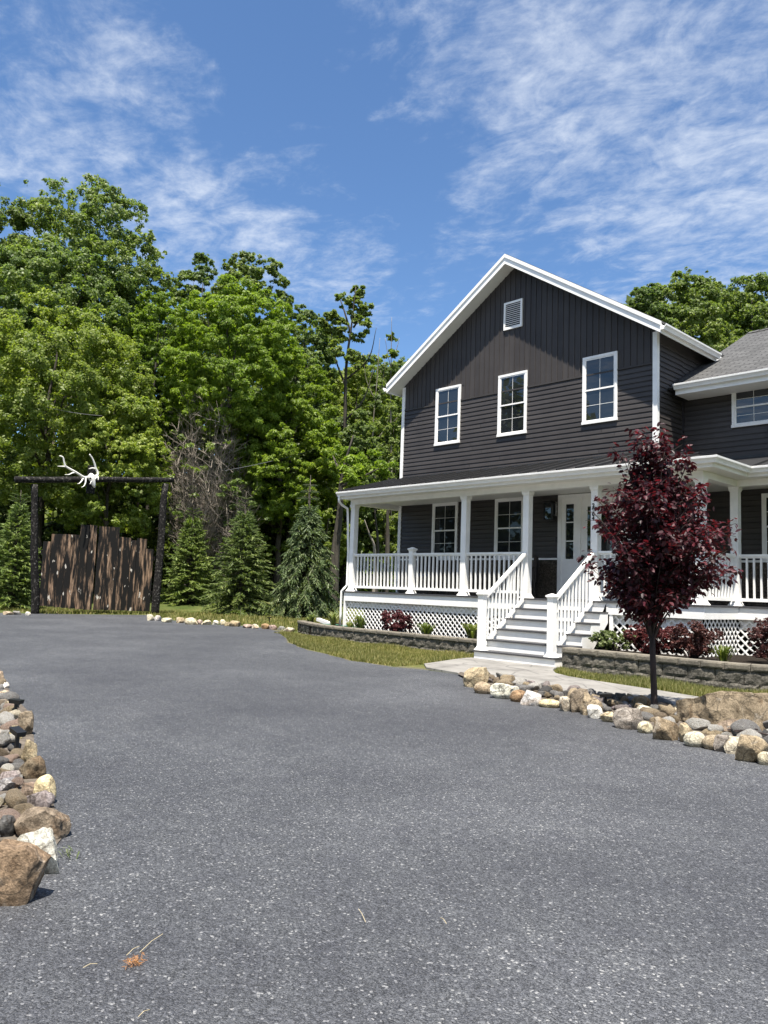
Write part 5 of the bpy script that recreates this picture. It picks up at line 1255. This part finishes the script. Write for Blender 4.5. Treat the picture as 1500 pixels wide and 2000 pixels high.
# ---- purple plum tree
def plum():
    r = np.random.default_rng(81); rnd = random.Random(81); b = ground(1276, 1388, .03); d0 = 9.15; s = d0/FOC
    t = thing('plum_tree', 'small purple-leaved plum tree on the rock bed beside the walkway', 'tree', (b[0], b[1], .0))
    m = MB(); zt_ = .92
    m.tube([(0, 0, -.05), (.012, .0, .12), (-.005, .01, .45), (-.02, 0, zt_)], [.056, .038, .034, .032], 12)
    Rh = np.array([RT[0], RT[1], 0])/math.hypot(RT[0], RT[1]); Fh = np.array([FW[0], FW[1], 0])/math.hypot(FW[0], FW[1])
    # outline: height above ground -> left and right half width in metres
    zs = np.array([.95, 1.12, 1.35, 1.65, 1.95, 2.25, 2.55, 2.85, 3.05, 3.27]); wl = np.array([.12, .30, .58, .80, .86, .76, .58, .46, .40, .22]); wr = np.array([.10, .28, .55, .78, .92, .86, .58, .36, .14, .02])
    wl = wl*1.03; wr = wr*1.05
    P, N, A, L, Wd = [], [], [], [], []
    def spray(pts, nl, lo=.25):
        q = np.array(pts); n = len(q)-1; ss = r.uniform(lo, 1.02, nl); ii = np.minimum(n-1, (np.minimum(ss, .999)*n).astype(int)); ff = (ss*n-ii)[:, None]
        base = q[ii]*(1-ff)+q[ii+1]*ff; dr = unit(q[ii+1]-q[ii]); off = unit(r.normal(size=(nl, 3))); off = unit(off-dr*(off*dr).sum(1, keepdims=True)*.7)
        ln = r.uniform(.052, .085, nl); ax = unit(off*.9+dr*.45+np.array([0, 0, -.35])); P.append(base+off*r.uniform(.02, .07, (nl, 1))+ax*ln[:, None]*.5); A.append(ax)
        N.append(unit(np.array([0, 0, .8])+off*.5+r.normal(size=(nl, 3))*.45)); L.append(ln); Wd.append(ln*r.uniform(.5, .66, nl))
    for i in range(78):
        z = rnd.choice([rnd.uniform(1.15, 3.2), rnd.uniform(1.5, 2.7)]) if i > 6 else 2.7+i*.09
        side = rnd.uniform(-1, 1); dep = rnd.uniform(-1, 1); k = math.hypot(side, dep)
        if k > 1: side /= k; dep /= k
        w = np.interp(z, zs, wl if side < 0 else wr); wd = np.interp(z, zs, (wl+wr)/2)*.95
        rr = rnd.uniform(.75, 1.0) if rnd.random() < .8 else rnd.uniform(.2, .7)
        nrm = max(.3, math.hypot(side, dep))
        e = Rh*side/nrm*w*rr+Fh*dep/nrm*wd*rr; e[2] = z
        zb_ = max(zt_-.14, min(zt_+.55, z-.75-rnd.random()*.5)) if z > 1.6 else zt_-.1*rnd.random()
        p0 = np.array([-.02, 0, zb_]); mid1 = p0+(e-p0)*.35; mid1[:2] *= .62; mid1[2] = p0[2]+(z-p0[2])*.42; mid2 = p0+(e-p0)*.7; mid2[2] = p0[2]+(z-p0[2])*.76; mid2[:2] *= .92
        c = curve([tuple(p0), tuple(mid1), tuple(mid2), tuple(e)], 4); n = len(c)
        m.tube(c, [max(.003, .012*(1-.8*j/(n-1))) for j in range(n)], 6)
        spray(c, 56, .36)
        for k2 in range(5):
            j = rnd.randint(n//3, n-2); p = np.array(c[j]); d = unit(np.array([[rnd.uniform(-1, 1), rnd.uniform(-1, 1), rnd.uniform(-.1, 1)]]))[0]*rnd.uniform(.14, .34)
            m.tube([p, p+d*.5+np.array([0, 0, .02]), p+d], [.005, .004, .0025], 4, False); spray([p, p+d*.5+np.array([0, 0, .02]), p+d], 21, .1)
    m.tube([(-.02, 0, zt_-.05), (0, .02, 1.7), (.0, .0, 2.4), (-.18, -.1, 3.1)], [.03, .022, .013, .004], 8)
    spray([(-.02, 0, 2.0), (-.1, 0, 2.6), (-.2, -.1, 3.25)], 60, .2)
    o = m.build('trunk', 'bark_plum', None, True, fix=False); o.parent = t
    P, N, A, L, Wd = map(np.concatenate, (P, N, A, L, Wd)); lat = P@Rh; keep = ~((lat < -.53) & (P[:, 2] > 2.11) & (P[:, 2] < 2.43)); P, N, A, L, Wd = P[keep], N[keep], A[keep], L[keep], Wd[keep]
    A = unit(A-N*(A*N).sum(1, keepdims=True)); B = np.cross(N, A); L = L[:, None]; Wd = Wd[:, None]
    # heart shaped leaf folded along the midrib, tip drooping
    b0 = P-A*L*.5; tip = P+A*L*.5-N*L*.12; m1 = P-A*L*.1-N*Wd*.10; m2 = P+A*L*.2-N*Wd*.12
    l1 = P-A*L*.22+B*Wd*.5+N*Wd*.10; l2 = P+A*L*.16+B*Wd*.40+N*Wd*.06; r1 = P-A*L*.22-B*Wd*.5+N*Wd*.10; r2 = P+A*L*.16-B*Wd*.40+N*Wd*.06
    V = np.stack([b0, m1, m2, tip, l1, l2, r1, r2], 1).reshape(-1, 3); n = len(P); o8 = (np.arange(n)*8)[:, None]
    F = np.concatenate([o8+np.array([[0, 1, 4, 4]])[:, :4], o8+np.array([[0, 6, 1, 1]])]) if False else None
    T = np.concatenate([o8+np.array([[0, 1, 4]]), o8+np.array([[4, 1, 5]]), o8+np.array([[1, 2, 5]]), o8+np.array([[2, 3, 5]]), o8+np.array([[0, 6, 1]]), o8+np.array([[6, 7, 1]]), o8+np.array([[1, 7, 2]]), o8+np.array([[2, 7, 3]])])
    npmesh('crown', V, T, 'leaf_plum', t, True)
plum()

# ---- bed plants
def shrub(name, label, x, y, z, rx, rz_, mat, n, ln, seed, group=None, cat='shrub'):
    r = np.random.default_rng(seed); t = thing(name, label, cat, (x, y, z), 0, group); cl = boughs((rx, rx, rz_), 46, 9, r, .5, .9, -.9); cl[:, 2] = np.maximum(.05, cl[:, 2]+rz_*.85); m = MB()
    for q in cl[r.choice(len(cl), 26)]: m.tube([(q[0]*.1, q[1]*.1, -.02), (q[0]*.5, q[1]*.5, q[2]*.55), tuple(q[:3])], [.010, .007, .003], 4, False)
    o = m.build('stems', 'bark_plum', None, fix=False); o.parent = t
    V, F = tuft_leaves(cl, n, ln, ln*.6, r, .9, jit=.9); npmesh('leaves', V, F, mat, t); return t
GB = 'shrubs in the block-edged beds'
shrub('barberry_shrub', 'dark red barberry shrub in the left bed under the lattice', 1.95, -1.98, .27, .44, .30, 'leaf_barberry', 6500, .05, 91, GB)
shrub('barberry_shrub', 'pinkish red barberry shrub right of the plum trunk', 8.55, -2.35, .31, .52, .33, 'leaf_barberry', 8000, .045, 92, GB)
shrub('barberry_shrub', 'bronze brown barberry shrub next to the pinkish one', 9.2, -2.25, .31, .52, .36, 'leaf_barberry_brown', 8500, .045, 93, GB)
shrub('barberry_shrub', 'dark barberry shrub at the right photo edge in the bed', 10.35, -1.75, .31, .5, .42, 'leaf_barberry_brown', 6500, .045, 94, GB)
shrub('flowering_shrub', 'pale green flowering shrub at the right foot of the stairs', 7.78, -2.25, .31, .42, .22, 'leaf_shrub', 4200, .05, 95, GB)
def rosette(name, label, x, y, z, h, n, mat, seed, spread=.22, wd=.035):
    r = np.random.default_rng(seed); t = thing(name, label, 'plant', (x, y, z), 0, 'small plants in the left and right beds')
    V, F = [], []
    for i in range(n):
        a = r.uniform(0, 6.28); l = h*r.uniform(.6, 1.1); s = spread*r.uniform(.3, 1.1); b = len(V); px_, py_ = -math.sin(a)*wd/2, math.cos(a)*wd/2; x0, y0 = r.normal(0, .03, 2)
        for f, w_, zz in ((0, .5, 0), (.45, 1, .62*l), (.8, .8, .95*l), (1.1, .06, .88*l)):
            cx, cy = x0+math.cos(a)*s*f, y0+math.sin(a)*s*f; V += [(cx-px_*w_, cy-py_*w_, zz), (cx+px_*w_, cy+py_*w_, zz)]
        F += [(b, b+1, b+3, b+2), (b+2, b+3, b+5, b+4), (b+4, b+5, b+7, b+6)]
    npmesh('leaves', V, F, mat, t)
rosette('leafy_plant', 'leggy young plant at the left end of the left bed', -.35, -1.95, .27, .38, 46, 'leaf_shrub', 101, .22)
rosette('leafy_plant', 'green plant in front of the left lattice, left of the barberry', .75, -2.0, .27, .34, 60, 'leaf_plant', 102, .2)
rosette('leafy_plant', 'small yellow-green plant between two green plants by the left lattice', .35, -1.98, .27, .18, 30, 'leaf_shrub', 103, .14)
rosette('leafy_plant', 'strap-leaved plant right of the left barberry', 3.05, -2.1, .27, .30, 70, 'leaf_plant', 104, .26, .03)
rosette('leafy_plant', 'broad yellow-green plant beside the left stair post', 4.35, -2.05, .27, .36, 60, 'leaf_shrub', 105, .26, .06)
rosette('leafy_plant', 'grassy green plant right of the bronze barberry', 9.75, -2.3, .31, .26, 80, 'leaf_plant', 106, .22, .02)
rosette('leafy_plant', 'yellow leaved plant at the left tip of the left wall', -2.0, -1.35, .27, .26, 40, 'leaf_shrub', 107, .2, .05)
m_ = MB(); m_.beam((-.95, -1.45, .30), (-1.75, -1.30, .40), .10, .08); props(m_.build('drain_spout', 'white'), 'white downspout extension lying in the left bed', 'drain pipe')
m_ = MB(); m_.tube(curve([(-1.6, -1.6, .30), (-1.0, -1.75, .31), (-.6, -1.55, .31), (-.3, -1.7, .31), (.2, -1.6, .30)], 6), .018, 6); props(m_.build('garden_hose', 'hose', None, True), 'green garden hose lying in the left bed by the white pipe', 'hose')

# ---- utility wires
def wire(label, a, b, sag):
    a, b = Vector(a), Vector(b); pts = [a+(b-a)*(i/20)-Vector((0, 0, sag*4*(i/20)*(1-i/20))) for i in range(21)]; m = MB(); m.tube(pts, .011, 5); props(m.build('utility_wire', 'cable', None, True), label, 'wire', 'wires strung in the trees')
wire('thin grey wire rising to the thin tall tree', away(440, 919, 34.5), away(677, 857, 43.5), .15)
wire('thin grey wire crossing the yellow-green maple at left', away(60, 786, 33.5), away(200, 812, 33.5), .1)

# ---- grass blades near the camera side, and litter on the gravel
def blades(name, poly, n, h0, h1, w, seed, zf=None, label='short grass'):
    r = np.random.default_rng(seed); xs = [p[0] for p in poly]; ys = [p[1] for p in poly]; pts = []
    while len(pts) < n:
        c = np.stack([r.uniform(min(xs), max(xs), n), r.uniform(min(ys), max(ys), n)], 1); pts += [q for q in c if inside(q, poly)]
    Q = np.array(pts[:n]); z = np.zeros(n) if zf is None else zf(Q[:, 0], Q[:, 1]); h = r.uniform(h0, h1, n)*(1+.35*np.sin(Q[:, 0]*3.1+Q[:, 1]*2.3)); a = r.uniform(0, 6.28, n); ln = r.uniform(.1, .6, n)*h
    B = np.stack([Q[:, 0], Q[:, 1], z], 1); s = np.stack([-np.sin(a), np.cos(a), np.zeros(n)], 1)*w; t = B+np.stack([np.cos(a)*ln, np.sin(a)*ln, h], 1)
    V = np.stack([B-s, B+s, t], 1).reshape(-1, 3); props(npmesh(name, V, np.arange(3*n).reshape(-1, 3), 'grass'), label, kind='stuff')
blades('grass', [(-2.4, -2.3), (-1.2, -2.05), (0, -2.42), (1.6, -2.55), (3.4, -2.6), (5.3, -2.68), (5.3, -3.5), (5.6, -4.6), (5.72, -5.72), (4.64, -5.72), (3.46, -5.28), (2, -4.78), (.64, -4.08), (-.6, -3.23), (-2.05, -2.34)], 52000, .03, .085, .006, 111)
blades('grass', [(7.4, -3.36), (8.5, -3.42), (9.83, -3.48), (10.6, -3.44), (11.1, -3.2), (13, -3.0), (13, -5.4), (12, -5.25), (10.6, -4.88), (9.92, -4.69), (8.81, -4.47), (8.2, -4.3), (7.8, -4.05), (7.5, -3.7)], 38000, .03, .09, .005, 112)
blades('grass', [(-13.3, -4.3), (-12.8, -.5), (-11.2, -1.2), (-9, -1.6), (-6.65, -1.7), (-5.84, -1.0), (-4.9, -.9), (-2.9, -1.5), (-2.3, -.5), (-1.0, 0), (-1, 10), (-9, 14), (-22, 8), (-22, -6)], 60000, .05, .13, .014, 113)
r_ = random.Random(5)
LITG = 'dry straws on the gravel'
for k, (x_, y_, dx, dy) in enumerate([(318, 1824, -45, 36), (272, 1848, -25, 18), (190, 1882, -28, 8), (292, 1972, -22, 14), (700, 1775, 14, 26), (860, 1792, 12, 12)]):
    a, b_ = ground(x_, y_, .014), ground(x_+dx, y_+dy, .014); mid = (a+b_)/2+np.array([0, 0, .006])
    m_ = MB(); m_.tube([a, mid, b_], .0010, 4); props(m_.build('straw', 'straw'), 'thin dry straw lying on the gravel driveway', 'straw', LITG)
p = ground(264, 1888, .0); n = 110; a_ = rng.uniform(0, 6.28, n); P = np.stack([rng.normal(0, .014, n), rng.normal(0, .017, n), rng.uniform(.008, .03, n)], 1)+np.array([p[0], p[1], 0]); ax = unit(np.stack([np.cos(a_), np.sin(a_), rng.uniform(-.2, .6, n)], 1))
V, F = leaf_quads(P, unit(rng.normal(size=(n, 3))), ax, np.full(n, .022), np.full(n, .0022)); props(npmesh('dried_grass_tuft', V, F, 'drygrass'), 'orange dried grass tuft on the gravel near the lower left corner', 'dried grass')
rosette('weed', 'tiny green weed in the gravel beside the cream-white rock', *ground(130, 1672)[:2], .004, .035, 14, 'leaf_shrub', 121, .03, .008)

# ------------------------------------------------------------------ sun and sky
to_sun = Vector((.36, -.40, 1.52)).normalized()
sd_ = bpy.data.lights.new('sun', 'SUN'); sd_.energy = 4.9; sd_.angle = R(.53); sd_.color = (1, .94, .85)
so = bpy.data.objects.new('sun', sd_); COL.objects.link(so); so.rotation_euler = to_sun.to_track_quat('Z', 'Y').to_euler(); so.location = (20, -20, 40)
w = bpy.data.worlds.new('World'); SC.world = w; w.use_nodes = True; nt = w.node_tree
bg = nt.nodes['Background']; sky = nt.nodes.new('ShaderNodeTexSky'); sky.sky_type = 'NISHITA'; sky.sun_disc = False
sky.sun_elevation = math.asin(to_sun.z); sky.sun_rotation = math.atan2(to_sun.x, to_sun.y); sky.air_density = 1.0; sky.dust_density = .25; sky.ozone_density = 3.0; sky.altitude = 200
bg.inputs['Strength'].default_value = .070
tc = nt.nodes.new('ShaderNodeTexCoord'); DIR = tc.outputs['Generated']
def mnode(op, a, b=None, c=None):
    n = nt.nodes.new('ShaderNodeMath'); n.operation = op
    for i, v in enumerate((a, b, c)):
        if v is None: continue
        if isinstance(v, (int, float)): n.inputs[i].default_value = v
        else: nt.links.new(v, n.inputs[i])
    return n.outputs[0]
sep = nt.nodes.new('ShaderNodeSeparateXYZ'); nt.links.new(DIR, sep.inputs[0])
iz = mnode('DIVIDE', 1.0, mnode('MAXIMUM', sep.outputs[2], .06))
cx = nt.nodes.new('ShaderNodeCombineXYZ'); nt.links.new(mnode('MULTIPLY', sep.outputs[0], iz), cx.inputs[0]); nt.links.new(mnode('MULTIPLY', sep.outputs[1], iz), cx.inputs[1])
def cloudnoise(scale, rot, stretch, **kw):
    mp = nt.nodes.new('ShaderNodeMapping'); mp.inputs['Scale'].default_value = (scale*stretch, scale, scale); mp.inputs['Rotation'].default_value = (0, 0, rot)
    nt.links.new(cx.outputs[0], mp.inputs[0]); n = nt.nodes.new('ShaderNodeTexNoise'); n.inputs['Scale'].default_value = 1
    for k, v in kw.items(): n.inputs[k].default_value = v
    nt.links.new(mp.outputs[0], n.inputs['Vector']); return n.outputs[0]
def region(cells):
    out = None
    for (px, py, deg, amt) in cells:
        d = ray(px, py); d = d/np.linalg.norm(d)
        vm = nt.nodes.new('ShaderNodeVectorMath'); vm.operation = 'DOT_PRODUCT'; nt.links.new(DIR, vm.inputs[0]); vm.inputs[1].default_value = tuple(d)
        mr = nt.nodes.new('ShaderNodeMapRange'); mr.interpolation_type = 'SMOOTHSTEP'; nt.links.new(vm.outputs['Value'], mr.inputs[0])
        mr.inputs[1].default_value = math.cos(R(deg*1.55)); mr.inputs[2].default_value = math.cos(R(deg*.1)); mr.inputs[3].default_value = 0; mr.inputs[4].default_value = amt
        out = mr.outputs[0] if out is None else mnode('MAXIMUM', out, mr.outputs[0])
    return out
big = region([(1300, 180, 12, 1.0), (1430, 60, 12, 1.0), (1130, 60, 8, .9), (1180, 250, 7, .9), (1420, 360, 9, .9), (1480, 470, 7, .8), (1290, 420, 5, .6), (860, 20, 6, .75), (1700, 200, 20, 1.0),
              (20, 250, 4.5, .92), (110, 300, 4, .85), (220, 345, 4, .88), (330, 405, 4, .95), (420, 460, 4, .9), (540, 510, 4, .85), (680, 545, 4, .85), (800, 560, 3, .6), (600, 340, 3, .5), (480, 370, 3.5, .6),
              (150, 60, 3.6, .78), (230, 115, 3.6, .85), (320, 160, 3.2, .75), (40, 40, 3, .45), (970, 410, 4, .75), (900, 460, 2.5, .7), (780, 205, 2, .6), (-500, 300, 18, .7)])

for dd_ in ((.72, -.69, .35), (.1, -.9, .5), (.9, .1, .5), (.3, -.3, .9)):  # unseen cloud cover added around and behind the camera as fill light
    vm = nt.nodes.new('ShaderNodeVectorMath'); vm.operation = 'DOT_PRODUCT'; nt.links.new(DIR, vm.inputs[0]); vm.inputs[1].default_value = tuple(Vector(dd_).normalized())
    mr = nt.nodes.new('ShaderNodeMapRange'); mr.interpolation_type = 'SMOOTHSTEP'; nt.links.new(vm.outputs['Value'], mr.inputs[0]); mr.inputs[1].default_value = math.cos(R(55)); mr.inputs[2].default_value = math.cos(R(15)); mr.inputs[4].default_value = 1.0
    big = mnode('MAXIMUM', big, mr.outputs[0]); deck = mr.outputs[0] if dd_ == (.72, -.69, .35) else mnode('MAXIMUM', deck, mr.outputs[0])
n_big = cloudnoise(1.35, .5, .6, Detail=8.0, Roughness=.62, Distortion=.8)
n_rip = cloudnoise(6.5, .95, .75, Detail=6.0, Roughness=.62, Distortion=.8)
n_fine = cloudnoise(17, .7, .8, Detail=5.0, Roughness=.65, Distortion=.2)
dens = mnode('ADD', mnode('ADD', mnode('MULTIPLY', n_big, .62), mnode('MULTIPLY', n_rip, .88)), mnode('MULTIPLY', n_fine, .60))
dens = mnode('ADD', dens, mnode('MULTIPLY', mnode('SUBTRACT', big, 1.0), .62))
mr = nt.nodes.new('ShaderNodeMapRange'); mr.interpolation_type = 'SMOOTHSTEP'; nt.links.new(dens, mr.inputs[0]); mr.inputs[1].default_value = .76; mr.inputs[2].default_value = 1.52; mr.inputs[3].default_value = 0; mr.inputs[4].default_value = .80
hz = nt.nodes.new('ShaderNodeMix'); hz.data_type = 'RGBA'; hz.blend_type = 'MULTIPLY'; hz.inputs[0].default_value = 1; nt.links.new(sky.outputs[0], hz.inputs[6]); hz.inputs[7].default_value = (.80, .96, 1.09, 1)
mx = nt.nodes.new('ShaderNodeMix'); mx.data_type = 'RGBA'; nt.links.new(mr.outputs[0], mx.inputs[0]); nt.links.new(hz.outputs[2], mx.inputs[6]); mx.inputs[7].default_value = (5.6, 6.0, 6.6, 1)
fill_cloud = nt.nodes.new('ShaderNodeMix'); fill_cloud.data_type = 'RGBA'; nt.links.new(deck, fill_cloud.inputs[0]); fill_cloud.inputs[6].default_value = (5.6, 6.0, 6.6, 1); fill_cloud.inputs[7].default_value = (12.5, 12.3, 11.8, 1); nt.links.new(fill_cloud.outputs[2], mx.inputs[7])  # clouds of the added fill cover glow far brighter than those in view
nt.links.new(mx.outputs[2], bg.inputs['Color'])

SC.view_settings.view_transform = 'Standard'; SC.view_settings.look = 'None'; SC.view_settings.exposure = 1.25; SC.view_settings.gamma = 1
SC.cycles.use_denoising = True; SC.cycles.max_bounces = 8; SC.cycles.diffuse_bounces = 6; SC.cycles.glossy_bounces = 3; SC.cycles.transmission_bounces = 4
